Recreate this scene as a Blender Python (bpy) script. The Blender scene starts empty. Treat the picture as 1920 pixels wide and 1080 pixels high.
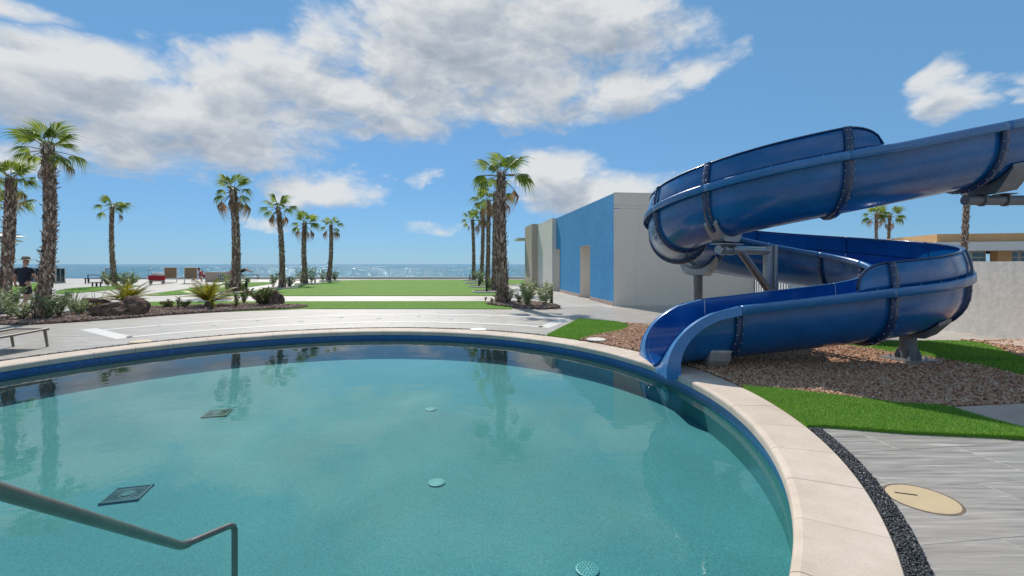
import bpy, bmesh, math, random
import numpy as np
from mathutils import Vector, Matrix, noise as mnoise

R_ = math.radians
rng = random.Random(7)
nrg = np.random.default_rng(7)
scene = bpy.context.scene
col = scene.collection

# ------------------------------------------------------------------ camera, sky, sun, exposure
EYE, FPX, HOR = 1.6, 860.0, 495.0          # eye height (m), focal length and horizon row on the 1920 px survey photo
cam_data = bpy.data.cameras.new('camera')
cam_data.sensor_width = 36.0
cam_data.lens = 36.0 * FPX / 1920.0
cam_data.shift_y = -(540.0 - HOR) / 1920.0
cam_data.clip_start = 0.05
cam_data.clip_end = 60000.0
cam = bpy.data.objects.new('camera', cam_data)
cam.location = (0, 0, EYE)
cam.rotation_euler = (R_(90), 0, 0)
col.objects.link(cam)
scene.camera = cam

SUN_EL, SUN_AZ = R_(46.5), R_(-19.5)       # azimuth measured from +Y towards +X
sun_dir = Vector((math.sin(SUN_AZ) * math.cos(SUN_EL), math.cos(SUN_AZ) * math.cos(SUN_EL), math.sin(SUN_EL)))
sl = bpy.data.lights.new('sun', 'SUN')
sl.energy = 4.1
sl.angle = R_(0.55)
sl.color = (1.0, 0.93, 0.82)
so = bpy.data.objects.new('sun', sl)
so.rotation_euler = sun_dir.to_track_quat('Z', 'Y').to_euler()
so.location = (-20, 40, 60)
col.objects.link(so)

vs = scene.view_settings
vs.view_transform = 'Standard'
vs.look = 'None'
vs.exposure = 0.15
vs.gamma = 1.0
vs.use_curve_mapping = False
scene.cycles.use_denoising = True
scene.cycles.max_bounces = 10
scene.cycles.transparent_max_bounces = 12
scene.cycles.sample_clamp_indirect = 6.0
scene.cycles.caustics_reflective = False
scene.cycles.caustics_refractive = False


def ang(u, v):
    a = math.atan((u - 960) / FPX)
    return a, math.atan((HOR - v) / FPX * math.cos(a))


SKY_TINT = (.47, .65, .92, 1)      # white balance of the sky


def build_world():
    w = bpy.data.worlds.new('World')
    scene.world = w
    w.use_nodes = True
    nt = w.node_tree
    nt.nodes.clear()

    # ---- cloud field as a node group: direction in, field value out
    g = bpy.data.node_groups.new('cloud_field', 'ShaderNodeTree')
    g.interface.new_socket('Vector', in_out='INPUT', socket_type='NodeSocketVector')
    g.interface.new_socket('Field', in_out='OUTPUT', socket_type='NodeSocketFloat')
    gn, gl = g.nodes, g.links
    gi = gn.new('NodeGroupInput')
    go = gn.new('NodeGroupOutput')

    def m(op, a, b=None, c=None):
        n = gn.new('ShaderNodeMath')
        n.operation = op
        for i, v in enumerate((a, b, c)):
            if v is None:
                continue
            if isinstance(v, (int, float)):
                n.inputs[i].default_value = v
            else:
                gl.new(v, n.inputs[i])
        return n.outputs[0]

    def noise_n(vec, scale, detail, rough, dist=0.0):
        n = gn.new('ShaderNodeTexNoise')
        n.inputs['Scale'].default_value = scale
        n.inputs['Detail'].default_value = detail
        n.inputs['Roughness'].default_value = rough
        n.inputs['Distortion'].default_value = dist
        gl.new(vec, n.inputs['Vector'])
        return n.outputs[0]

    nrm = gn.new('ShaderNodeVectorMath')
    nrm.operation = 'NORMALIZE'
    gl.new(gi.outputs[0], nrm.inputs[0])
    sep = gn.new('ShaderNodeSeparateXYZ')
    gl.new(nrm.outputs[0], sep.inputs[0])
    az = m('ARCTAN2', sep.outputs[0], sep.outputs[1])
    el = m('ARCSINE', sep.outputs[2])
    sc = gn.new('ShaderNodeVectorMath')
    sc.operation = 'MULTIPLY'
    sc.inputs[1].default_value = (1, 1, 1.9)
    gl.new(nrm.outputs[0], sc.inputs[0])
    wn = gn.new('ShaderNodeTexNoise')
    wn.inputs['Scale'].default_value = 4.6
    wn.inputs['Detail'].default_value = 5.0
    wn.inputs['Roughness'].default_value = .58
    gl.new(sc.outputs[0], wn.inputs['Vector'])
    ws = gn.new('ShaderNodeSeparateColor')
    gl.new(wn.outputs['Color'], ws.inputs[0])
    wv = gn.new('ShaderNodeVectorMath')
    wv.operation = 'MULTIPLY_ADD'
    wv.inputs[1].default_value = (.22, .22, .22)
    gl.new(wn.outputs['Color'], wv.inputs[0])
    gl.new(sc.outputs[0], wv.inputs[2])
    az0, el0 = az, el
    az = m('ADD', az, m('MULTIPLY', m('SUBTRACT', ws.outputs[0], .5), .26))
    el = m('ADD', el, m('MULTIPLY', m('SUBTRACT', ws.outputs[1], .5), .12))
    # u, v, half width, rise, fall (survey px), weight
    blobs = [
        (60, 140, 280, 100, 115, 1.35), (190, 150, 190, 92, 120, 1.2), (330, 235, 260, 85, 90, 1.15), (270, 280, 200, 70, 60, 1.05), (480, 215, 220, 125, 95, 1.25), (440, 270, 230, 60, 52, 1.0),
        (250, 75, 60, 30, 40, .6), (480, 110, 70, 55, 60, .9), (690, 205, 280, 80, 62, 1.25), (610, 60, 110, 60, 60, .7), (760, 110, 170, 110, 80, 1.1), (920, 60, 330, 120, 150, 1.5), (900, 195, 360, 75, 58, 1.1),
        (1130, 50, 220, 90, 80, 1.2), (1170, 165, 150, 62, 55, .95), (1280, 135, 85, 45, 34, .75), (580, 352, 140, 48, 38, 1.15),
        (650, 345, 70, 30, 24, .95), (510, 430, 85, 26, 20, .85), (1065, 335, 110, 70, 75, 1.25), (1170, 352, 170, 50, 60, 1.15), (1270, 325, 90, 26, 36, .85),
        (1778, 168, 112, 70, 54, 1.15), (1935, 160, 30, 22, 16, .4), (765, 336, 45, 20, 15, .6), (800, 438, 95, 28, 14, .7),
        (60, 285, 150, 60, 45, .9), (30, 6, 100, 24, 20, .6), (1350, 82, 60, 30, 24, .5), (355, 95, 55, 28, 22, .4), (970, 250, 50, 20, 14, .45)]
    acc = None
    for (u, v, rx, up, lo, wt) in blobs:
        a0, e0 = ang(u, v)
        k = math.cos(a0)
        rxa = rx / FPX * k * k
        upa = up / FPX * k
        loa = lo / FPX * k
        dx = m('MULTIPLY', m('SUBTRACT', az, a0), 1 / rxa)
        dy = m('SUBTRACT', el, e0)
        dy2 = m('MAXIMUM', m('MULTIPLY', dy, 1 / upa), m('MULTIPLY', dy, -1 / loa))
        q = m('ADD', m('MULTIPLY', dx, dx), m('MULTIPLY', dy2, dy2))
        b = m('SUBTRACT', wt, m('MULTIPLY', q, wt))
        acc = b if acc is None else m('SMOOTH_MAX', acc, b, 0.25)
    # the sky outside the field of view goes on with the same kind of broken cloud
    low = noise_n(sc.outputs[0], 1.7, 2.0, .5)
    gen = m('MULTIPLY', m('SUBTRACT', low, .47), 6.0)
    outm = gn.new('ShaderNodeMapRange')
    outm.interpolation_type = 'SMOOTHSTEP'
    gl.new(m('MAXIMUM', m('SUBTRACT', m('ABSOLUTE', az0), .86), m('SUBTRACT', el0, .56)), outm.inputs[0])
    outm.inputs[1].default_value = 0.0
    outm.inputs[2].default_value = 0.18
    gen = m('ADD', gen, m('MULTIPLY', m('SUBTRACT', outm.outputs[0], 1.0), 4.0))
    acc = m('MAXIMUM', m('MAXIMUM', acc, gen), -1.6)
    vo = gn.new('ShaderNodeTexVoronoi')
    vo.inputs['Scale'].default_value = 9.0
    vo.inputs['Detail'].default_value = 2.5
    vo.inputs['Roughness'].default_value = .55
    vo.inputs['Lacunarity'].default_value = 2.3
    gl.new(wv.outputs[0], vo.inputs['Vector'])
    f = m('ADD', acc, m('MULTIPLY', m('SUBTRACT', ws.outputs[2], .5), 1.7))
    f = m('ADD', f, m('MULTIPLY', m('SUBTRACT', .92, vo.outputs['Distance']), .85))
    gl.new(f, go.inputs[0])

    N, L = nt.nodes, nt.links

    def M(op, a, b=None, c=None):
        n = N.new('ShaderNodeMath')
        n.operation = op
        for i, v in enumerate((a, b, c)):
            if v is None:
                continue
            if isinstance(v, (int, float)):
                n.inputs[i].default_value = v
            else:
                L.new(v, n.inputs[i])
        return n.outputs[0]
    tc = N.new('ShaderNodeTexCoord')
    d = tc.outputs['Generated']
    ga = N.new('ShaderNodeGroup')
    ga.node_tree = g
    L.new(d, ga.inputs[0])
    off = N.new('ShaderNodeVectorMath')
    off.operation = 'ADD'
    off.inputs[1].default_value = (-0.015, 0.0, 0.05)
    L.new(d, off.inputs[0])
    gb = N.new('ShaderNodeGroup')
    gb.node_tree = g
    L.new(off.outputs[0], gb.inputs[0])
    al = N.new('ShaderNodeMapRange')
    al.interpolation_type = 'SMOOTHSTEP'
    L.new(ga.outputs[0], al.inputs[0])
    al.inputs[1].default_value = -0.12
    al.inputs[2].default_value = 1.05
    thick = N.new('ShaderNodeMapRange')
    L.new(gb.outputs[0], thick.inputs[0])
    thick.inputs[1].default_value = 0.2
    thick.inputs[2].default_value = 1.7
    grad = M('SUBTRACT', ga.outputs[0], gb.outputs[0])
    lit = M('ADD', M('MULTIPLY', grad, .30), M('SUBTRACT', .90, M('MULTIPLY', thick.outputs[0], .55)))
    cr = N.new('ShaderNodeValToRGB')
    cr.color_ramp.elements[0].position = 0.0
    cr.color_ramp.elements[0].color = (.33, .385, .46, 1)
    cr.color_ramp.elements[1].position = 1.0
    cr.color_ramp.elements[1].color = (.80, .81, .81, 1)
    e = cr.color_ramp.elements.new(.5)
    e.color = (.53, .57, .62, 1)
    L.new(lit, cr.inputs[0])
    sky = N.new('ShaderNodeTexSky')
    sky.sky_type = 'NISHITA'
    sky.sun_disc = False
    sky.sun_elevation = SUN_EL
    sky.sun_rotation = SUN_AZ
    sky.altitude = 0
    sky.air_density = 1.0
    sky.dust_density = 0.0
    sky.ozone_density = 4.0
    hs = N.new('ShaderNodeHueSaturation')
    hs.inputs['Saturation'].default_value = 0.94
    hs.inputs['Value'].default_value = 1.0
    tint = N.new('ShaderNodeMix')
    tint.data_type = 'RGBA'
    tint.blend_type = 'MULTIPLY'
    tint.inputs[0].default_value = 1.0
    tint.inputs[7].default_value = SKY_TINT
    L.new(sky.outputs[0], tint.inputs[6])
    flat = N.new('ShaderNodeMix')
    flat.data_type = 'RGBA'
    flat.inputs[0].default_value = .60
    flat.inputs[7].default_value = (1.05, 3.15, 5.15, 1)
    L.new(tint.outputs[2], flat.inputs[6])
    L.new(flat.outputs[2], hs.inputs['Color'])
    cs = N.new('ShaderNodeVectorMath')
    cs.operation = 'SCALE'
    cs.inputs['Scale'].default_value = 7.7
    L.new(cr.outputs[0], cs.inputs[0])
    mx = N.new('ShaderNodeMix')
    mx.data_type = 'RGBA'
    L.new(M('MULTIPLY', al.outputs[0], .94), mx.inputs[0])
    L.new(hs.outputs[0], mx.inputs[6])
    L.new(cs.outputs[0], mx.inputs[7])
    bg = N.new('ShaderNodeBackground')
    bg.inputs['Strength'].default_value = 0.112
    L.new(mx.outputs[2], bg.inputs[0])
    out = N.new('ShaderNodeOutputWorld')
    L.new(bg.outputs[0], out.inputs[0])
    w.cycles.sampling_method = 'MANUAL'
    w.cycles.sample_map_resolution = 512


build_world()

# ------------------------------------------------------------------ helpers


def G(u, v, z=0.0):
    """survey: where the ray through photo pixel (u, v) meets height z"""
    Y = FPX * (EYE - z) / (v - HOR)
    return ((u - 960) * Y / FPX, Y)


def at(u, v, Y):
    return Vector(((u - 960) * Y / FPX, Y, EYE - (v - HOR) * Y / FPX))


def tag(o, label=None, cat=None, group=None, kind=None):
    if label:
        o['label'] = label
    if cat:
        o['category'] = cat
    if group:
        o['group'] = group
    if kind:
        o['kind'] = kind
    return o


def empty(name, loc=(0, 0, 0), rz=0.0):
    o = bpy.data.objects.new(name, None)
    o.empty_display_size = 0.2
    o.location = loc
    o.rotation_euler = (0, 0, rz)
    col.objects.link(o)
    return o


def link(name, me, parent=None, mat=None, loc=None, rot=None, scale=None):
    o = bpy.data.objects.new(name, me)
    if mat is not None and len(me.materials) == 0:
        me.materials.append(mat)
    if loc is not None:
        o.location = loc
    if rot is not None:
        o.rotation_euler = rot
    if scale is not None:
        o.scale = scale if hasattr(scale, '__len__') else (scale,) * 3
    col.objects.link(o)
    if parent is not None:
        o.parent = parent
    return o


def copy_tree(o, parent=None):
    c = o.copy()
    col.objects.link(c)
    c.parent = parent
    for ch in list(o.children):
        copy_tree(ch, c)
    return c


class MB:
    def __init__(self):
        self.v, self.f = [], []

    def add(self, vs_, fs):
        b = len(self.v)
        self.v.extend([tuple(p) for p in vs_])
        self.f.extend([tuple(b + i for i in q) for q in fs])
        return self

    def box(self, c, s, rz=0.0, rot=None):
        hx, hy, hz = s[0] / 2, s[1] / 2, s[2] / 2
        P = [Vector((x, y, z)) for x in (-hx, hx) for y in (-hy, hy) for z in (-hz, hz)]
        m = rot if rot is not None else Matrix.Rotation(rz, 3, 'Z')
        c = Vector(c)
        return self.add([m @ p + c for p in P],
                        [(0, 1, 3, 2), (4, 6, 7, 5), (0, 4, 5, 1), (2, 3, 7, 6), (0, 2, 6, 4), (1, 5, 7, 3)])

    def tube(self, pts, r, n=10, caps=True):
        pts = [Vector(p) for p in pts]
        rr = r if hasattr(r, '__len__') else [r] * len(pts)
        rings = []
        ref = Vector((0, 0, 1))
        for i, p in enumerate(pts):
            t = (pts[min(i + 1, len(pts) - 1)] - pts[max(i - 1, 0)]).normalized()
            if abs(t.dot(ref)) > .95:
                a = t.cross(Vector((1, 0, 0))).normalized()
            else:
                a = t.cross(ref).normalized()
            b = t.cross(a).normalized()
            rings.append([p + (a * math.cos(k * 2 * math.pi / n) + b * math.sin(k * 2 * math.pi / n)) * rr[i] for k in range(n)])
        vs_ = [q for ring in rings for q in ring]
        fs = []
        for i in range(len(pts) - 1):
            for k in range(n):
                fs.append((i * n + k, i * n + (k + 1) % n, (i + 1) * n + (k + 1) % n, (i + 1) * n + k))
        if caps:
            fs.append(tuple(range(n))[::-1])
            fs.append(tuple(range((len(pts) - 1) * n, len(pts) * n)))
        return self.add(vs_, fs)

    def lathe(self, prof, n=24, c=(0, 0, 0)):
        vs_, fs = [], []
        for (r, z) in prof:
            for k in range(n):
                a = k * 2 * math.pi / n
                vs_.append((c[0] + r * math.cos(a), c[1] + r * math.sin(a), c[2] + z))
        for i in range(len(prof) - 1):
            for k in range(n):
                fs.append((i * n + k, i * n + (k + 1) % n, (i + 1) * n + (k + 1) % n, (i + 1) * n + k))
        fs.append(tuple(range(n))[::-1])
        fs.append(tuple(range((len(prof) - 1) * n, len(prof) * n)))
        return self.add(vs_, fs)

    def prism(self, poly, z0, z1):
        n = len(poly)
        a = sum(poly[i][0] * poly[(i + 1) % n][1] - poly[(i + 1) % n][0] * poly[i][1] for i in range(n))
        if a < 0:
            poly = poly[::-1]
        vs_ = [(p[0], p[1], z0) for p in poly] + [(p[0], p[1], z1) for p in poly]
        fs = [tuple(range(n))[::-1], tuple(range(n, 2 * n))]
        for i in range(n):
            j = (i + 1) % n
            fs.append((i, j, n + j, n + i))
        return self.add(vs_, fs)

    def mesh(self, name, smooth=False, fix=False):
        me = bpy.data.meshes.new(name)
        me.from_pydata(self.v, [], self.f)
        if fix:
            bm = bmesh.new()
            bm.from_mesh(me)
            bmesh.ops.recalc_face_normals(bm, faces=bm.faces)
            bm.to_mesh(me)
            bm.free()
        if smooth:
            me.polygons.foreach_set('use_smooth', [True] * len(me.polygons))
        me.update()
        return me

    def build(self, name, mat, parent=None, smooth=False, bevel=0.0, fix=False, auto=None, **kw):
        me = self.mesh(name, smooth, fix)
        o = link(name, me, parent, mat, **kw)
        if bevel:
            b = o.modifiers.new('bevel', 'BEVEL')
            b.width = bevel
            b.segments = 2
            b.limit_method = 'ANGLE'
            b.angle_limit = R_(40)
        if auto:
            me.polygons.foreach_set('use_smooth', [True] * len(me.polygons))
            me.set_sharp_from_angle(angle=R_(auto))
        return o


def spread(base_v, base_f, pos, scl, quat, name):
    """one mesh of many small copies of a base shape (numpy)"""
    bv = np.asarray(base_v, float)
    bf = np.asarray(base_f, int)
    n, k = len(pos), len(bv)
    s = np.asarray(scl, float)
    if s.ndim == 1:
        s = np.repeat(s[:, None], 3, 1)
    v = bv[None] * s[:, None, :]
    q = np.asarray(quat, float)
    q = q / np.linalg.norm(q, axis=1, keepdims=True)
    w, x, y, z = q.T
    rm = np.empty((n, 3, 3))
    rm[:, 0, 0] = 1 - 2 * (y * y + z * z); rm[:, 0, 1] = 2 * (x * y - z * w); rm[:, 0, 2] = 2 * (x * z + y * w)
    rm[:, 1, 0] = 2 * (x * y + z * w); rm[:, 1, 1] = 1 - 2 * (x * x + z * z); rm[:, 1, 2] = 2 * (y * z - x * w)
    rm[:, 2, 0] = 2 * (x * z - y * w); rm[:, 2, 1] = 2 * (y * z + x * w); rm[:, 2, 2] = 1 - 2 * (x * x + y * y)
    v = np.einsum('nij,nkj->nki', rm, v) + np.asarray(pos)[:, None, :]
    f = (bf[None] + (np.arange(n) * k)[:, None, None]).reshape(-1, bf.shape[1])
    me = bpy.data.meshes.new(name)
    me.vertices.add(n * k)
    me.vertices.foreach_set('co', v.reshape(-1))
    m = bf.shape[1]
    me.loops.add(len(f) * m)
    me.loops.foreach_set('vertex_index', f.reshape(-1))
    me.polygons.add(len(f))
    me.polygons.foreach_set('loop_start', np.arange(len(f)) * m)
    me.update(calc_edges=True)
    me.validate()
    return me


def ico():
    t = (1 + 5 ** .5) / 2
    v = np.array([(-1, t, 0), (1, t, 0), (-1, -t, 0), (1, -t, 0), (0, -1, t), (0, 1, t), (0, -1, -t), (0, 1, -t), (t, 0, -1), (t, 0, 1), (-t, 0, -1), (-t, 0, 1)], float)
    v /= np.linalg.norm(v[0])
    f = [(0, 11, 5), (0, 5, 1), (0, 1, 7), (0, 7, 10), (0, 10, 11), (1, 5, 9), (5, 11, 4), (11, 10, 2), (10, 7, 6), (7, 1, 8),
         (3, 9, 4), (3, 4, 2), (3, 2, 6), (3, 6, 8), (3, 8, 9), (4, 9, 5), (2, 4, 11), (6, 2, 10), (8, 6, 7), (9, 8, 1)]
    return v, f


def in_poly(P, poly):
    x, y = P[:, 0], P[:, 1]
    ins = np.zeros(len(P), bool)
    n = len(poly)
    j = n - 1
    for i in range(n):
        xi, yi = poly[i]
        xj, yj = poly[j]
        if yi != yj:
            c = ((yi > y) != (yj > y)) & (x < (xj - xi) * (y - yi) / (yj - yi) + xi)
            ins ^= c
        j = i
    return ins


def scatter(poly, n, seed=1):
    g = np.random.default_rng(seed)
    pl = np.array(poly)
    lo, hi = pl.min(0), pl.max(0)
    out = []
    tot = 0
    while tot < n:
        P = lo + g.random((n * 2, 2)) * (hi - lo)
        P = P[in_poly(P, poly)]
        out.append(P)
        tot += len(P)
        if len(P) == 0:
            break
    return np.concatenate(out)[:n]


def area(poly):
    n = len(poly)
    return abs(sum(poly[i][0] * poly[(i + 1) % n][1] - poly[(i + 1) % n][0] * poly[i][1] for i in range(n))) / 2


# ------------------------------------------------------------------ materials


class Mat:
    def __init__(self, name, rough=.6, metal=0.0, spec=.5):
        self.m = bpy.data.materials.new(name)
        self.m.use_nodes = True
        self.nt = self.m.node_tree
        self.b = self.nt.nodes['Principled BSDF']
        self.b.inputs['Roughness'].default_value = rough
        self.b.inputs['Metallic'].default_value = metal
        self.b.inputs['Specular IOR Level'].default_value = spec

    def n(self, t, **kw):
        nd = self.nt.nodes.new(t)
        for k, v in kw.items():
            if k in nd.inputs:
                nd.inputs[k].default_value = v
            else:
                setattr(nd, k, v)
        return nd

    def l(self, a, b):
        self.nt.links.new(a, b)

    def coords(self, kind='Object', scale=(1, 1, 1), rot=(0, 0, 0), per_object=False):
        tc = self.n('ShaderNodeTexCoord')
        mp = self.n('ShaderNodeMapping')
        mp.inputs['Scale'].default_value = scale
        mp.inputs['Rotation'].default_value = rot
        src = tc.outputs[kind] if kind != 'World' else self.n('ShaderNodeNewGeometry').outputs['Position']
        if per_object:
            oi = self.n('ShaderNodeObjectInfo')
            ad = self.n('ShaderNodeVectorMath', operation='MULTIPLY_ADD')
            ad.inputs[1].default_value = (37.0, 91.0, 53.0)
            self.l(oi.outputs['Random'], ad.inputs[0])
            self.l(src, ad.inputs[2])
            src = ad.outputs[0]
        self.l(src, mp.inputs['Vector'])
        return mp.outputs[0]

    def noise(self, vec, scale=5, detail=5, rough=.55, dist=0):
        nd = self.n('ShaderNodeTexNoise', Scale=scale, Detail=detail, Roughness=rough, Distortion=dist)
        self.l(vec, nd.inputs['Vector'])
        return nd.outputs[0]

    def ramp(self, fac, stops):
        r = self.n('ShaderNodeValToRGB')
        el = r.color_ramp.elements
        while len(el) < len(stops):
            el.new(.5)
        for e, (p, c) in zip(el, stops):
            e.position = p
            e.color = (*c, 1) if len(c) == 3 else c
        self.l(fac, r.inputs[0])
        return r.outputs[0]

    def mix(self, fac, a, b, mode='MIX'):
        mx = self.n('ShaderNodeMix', data_type='RGBA', blend_type=mode)
        for i, v in ((0, fac), (6, a), (7, b)):
            if isinstance(v, (int, float)):
                mx.inputs[i].default_value = v
            elif isinstance(v, tuple):
                mx.inputs[i].default_value = (*v, 1)
            else:
                self.l(v, mx.inputs[i])
        return mx.outputs[2]

    def math(self, op, a, b=None):
        nd = self.n('ShaderNodeMath', operation=op)
        for i, v in enumerate((a, b)):
            if v is None:
                continue
            if isinstance(v, (int, float)):
                nd.inputs[i].default_value = v
            else:
                self.l(v, nd.inputs[i])
        return nd.outputs[0]

    def color(self, c):
        if isinstance(c, tuple):
            self.b.inputs['Base Color'].default_value = (*c, 1)
        else:
            self.l(c, self.b.inputs['Base Color'])
        return self

    def bump(self, h, strength=.3, dist=.02):
        bp = self.n('ShaderNodeBump', Strength=strength, Distance=dist)
        self.l(h, bp.inputs['Height'])
        self.l(bp.outputs[0], self.b.inputs['Normal'])
        return self

    def translucent(self, colr, fac):
        tr = self.n('ShaderNodeBsdfTranslucent')
        if isinstance(colr, tuple):
            tr.inputs[0].default_value = (*colr, 1)
        else:
            self.l(colr, tr.inputs[0])
        mx = self.n('ShaderNodeMixShader')
        mx.inputs[0].default_value = fac
        self.l(self.b.outputs[0], mx.inputs[1])
        self.l(tr.outputs[0], mx.inputs[2])
        self.l(mx.outputs[0], self.nt.nodes['Material Output'].inputs[0])
        return self


def plain(name, c, rough=.6, metal=0.0, var=.12, scale=6.0, bump=0.0, spec=.5):
    M = Mat(name, rough, metal, spec)
    v = M.coords('Object')
    n = M.noise(v, scale, 6, .6)
    d = tuple(x * (1 - var) for x in c)
    e = tuple(min(1, x * (1 + var)) for x in c)
    M.color(M.ramp(n, [(.3, d), (.7, e)]))
    if bump:
        M.bump(M.noise(v, scale * 8, 6, .6), bump, .01)
    return M.m


AX = math.atan2(.129, 1)      # the place's paving and building grid, turned from the camera axes


def mat_tile(name='porcelain_tile', brick=False):
    M = Mat(name, .45, 0, .8)
    base = M.coords('World', rot=(0, 0, -AX))
    v = M.coords('World', (2.0, 34.0, 1.0), (0, 0, -AX))
    if not brick:
        oi = M.n('ShaderNodeObjectInfo')
        ad = M.n('ShaderNodeVectorMath', operation='MULTIPLY_ADD')
        ad.inputs[1].default_value = (37.0, 91.0, 53.0)
        M.l(oi.outputs['Random'], ad.inputs[0])
        M.l(v, ad.inputs[2])
        v = ad.outputs[0]
    s1 = M.noise(v, .75, 7, .62, .6)
    s2 = M.noise(v, 2.6, 5, .6, .3)
    c1 = M.ramp(s1, [(.30, (.16, .157, .152)), (.44, (.30, .293, .285)), (.56, (.42, .41, .395)), (.70, (.74, .72, .69))])
    c2 = M.ramp(s2, [(.35, (.26, .26, .265)), (.65, (.46, .455, .45))])
    c = M.mix(.25, c1, c2)
    warm = M.noise(base, .35, 3, .5)
    c = M.mix(1.0, c, (.85, .81, .76), 'MULTIPLY')
    c = M.mix(M.ramp(warm, [(.45, (0, 0, 0)), (.7, (.35, .35, .35))]), c, (.47, .40, .34))
    if brick:
        br = M.n('ShaderNodeTexBrick', Scale=1.0)
        br.inputs['Brick Width'].default_value = 1.2
        br.inputs['Row Height'].default_value = .6
        br.inputs['Mortar Size'].default_value = .006
        br.inputs['Mortar Smooth'].default_value = .2
        br.inputs['Bias'].default_value = 0
        br.inputs['Color1'].default_value = (.62, .62, .62, 1)
        br.inputs['Color2'].default_value = (1, 1, 1, 1)
        br.inputs['Mortar'].default_value = (.45, .42, .38, 1)
        M.l(base, br.inputs['Vector'])
        c = M.mix(.55, c, br.outputs[0], 'MULTIPLY')
        c = M.mix(1.0, c, (1.45, 1.43, 1.40), 'MULTIPLY')
    else:
        oi = M.n('ShaderNodeObjectInfo')
        c = M.mix(1.0, c, M.ramp(oi.outputs['Random'], [(0, (.95, .95, .95)), (1, (1.06, 1.05, 1.04))]), 'MULTIPLY')
    M.color(c)
    fine = M.noise(base, 140, 3, .6)
    M.bump(M.math('ADD', M.math('MULTIPLY', s2, .6), M.math('MULTIPLY', fine, .4)), .16, .006)
    return M.m


def mat_coping():
    M = Mat('cast_stone_coping', .75, 0, .3)
    v = M.coords('World')
    a = M.noise(v, 2.2, 6, .6)
    sp = M.noise(v, 150, 3, .7)
    c = M.ramp(a, [(.3, (.52, .43, .355)), (.7, (.65, .555, .475))])
    c = M.mix(M.ramp(sp, [(.30, (.8, .8, .8)), (.42, (0, 0, 0))]), c, (.27, .21, .17))
    stn = M.noise(v, .9, 7, .68, .6)
    c = M.mix(M.ramp(stn, [(.54, (0, 0, 0)), (.72, (.42, .42, .42))]), c, (.36, .29, .235))
    oi = M.n('ShaderNodeObjectInfo')
    c = M.mix(1.0, c, M.ramp(oi.outputs['Random'], [(0, (.94, .93, .92)), (1, (1.05, 1.05, 1.05))]), 'MULTIPLY')
    M.color(c)
    M.bump(M.noise(v, 220, 4, .7), .25, .004)
    return M.m


def mat_gel(name, dark, light, rough=.22):
    M = Mat(name, rough, 0, .5)
    v = M.coords('Object', per_object=True)
    a = M.noise(v, 1.1, 6, .62, .4)
    st = M.noise(M.coords('Object', (6, 6, .9), per_object=True), 1.4, 6, .65)
    c = M.ramp(a, [(.32, dark), (.7, light)])
    c = M.mix(M.ramp(st, [(.58, (0, 0, 0)), (.85, (.10, .10, .10))]), c, (.16, .24, .38))
    M.color(c)
    M.l(M.ramp(M.noise(v, 7, 6, .65), [(.3, (rough * .7,) * 3), (.75, (rough * 1.9,) * 3)]), M.b.inputs['Roughness'])
    M.b.inputs['Coat Weight'].default_value = .45
    M.b.inputs['Coat Roughness'].default_value = .12
    M.bump(M.noise(v, 26, 4, .6), .06, .01)
    return M.m


def mat_island(name, stops, rough=.8, bump=0.0, scale=60):
    M = Mat(name, rough, 0, .3)
    g = M.n('ShaderNodeNewGeometry')
    c = M.ramp(g.outputs['Random Per Island'], stops)
    if bump:
        v = M.coords('World')
        n = M.noise(v, scale, 4, .6)
        c = M.mix(.5, c, M.ramp(n, [(.3, (.5, .5, .5)), (.7, (1.3, 1.3, 1.3))]), 'MULTIPLY')
        M.bump(n, bump, .01)
    M.color(c)
    return M


MT = {}
MT['tile'] = mat_tile()
MT['deck'] = mat_tile('deck_paving', True)
MT['grout'] = plain('grout', (.30, .27, .24), .9)
MT['coping'] = mat_coping()
MT['tile_grout'] = plain('tile_grout', (.27, .245, .22), .9)
MT['steel'] = plain('galvanised_steel', (.33, .33, .34), .42, .75, .15, 5, .05)
MT['rail_steel'] = plain('handrail_steel', (.27, .24, .215), .32, .92, .14, 9, .02)
MT['bright_steel'] = plain('zinc_steel', (.55, .53, .51), .35, .35, .25, 5, .05)
MT['post_paint'] = plain('post_grey_paint', (.19, .19, .20), .5, .2, .2, 4, .05)
MT['gel'] = mat_gel('blue_gelcoat_outside', (.0012, .074, .235), (.003, .130, .365))
MT['gel_in'] = mat_gel('blue_gelcoat_inside', (.002, .062, .275), (.004, .105, .39), .12)
MT['gel_lip'] = mat_gel('blue_gelcoat_lip', (.018, .145, .38), (.04, .205, .49), .28)
MT['gel_dark'] = mat_gel('blue_gelcoat_joint', (.004, .024, .085), (.008, .040, .13), .3)
MT['bolt'] = plain('bolt_zinc', (.55, .55, .55), .35, .9)
MT['black_metal'] = plain('black_metal', (.018, .018, .02), .45, .3)
MT['white_paint'] = plain('white_paint', (.76, .75, .73), .6, 0, .05)
MT['line_white'] = plain('white_drain_cover', (.62, .60, .58), .5, 0, .06)
MT['tan_lid'] = plain('tan_plastic', (.55, .44, .28), .5, 0, .08)
MT['black'] = plain('black_rubber', (.012, .012, .012), .6)
MT['taupe'] = plain('taupe_aluminium', (.21, .18, .145), .5, .1, .06)
MT['sling'] = plain('tan_sling', (.26, .19, .125), .8, 0, .1, 30)
MT['white_frame'] = plain('white_lounger_frame', (.70, .70, .68), .45)
MT['red_cloth'] = plain('red_canvas', (.42, .022, .035), .8, 0, .15)
MT['concrete'] = plain('concrete', (.48, .37, .31), .9, 0, .12, 3, .2)
MT['curb'] = plain('curb_stone', (.62, .60, .57), .8, 0, .08)
MT['mulch_base'] = plain('bed_soil', (.16, .105, .08), .95, 0, .35, 20, .5)
MT['gravel_base'] = plain('gravel_underlay', (.19, .11, .075), .95, 0, .4, 30, .5)
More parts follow.
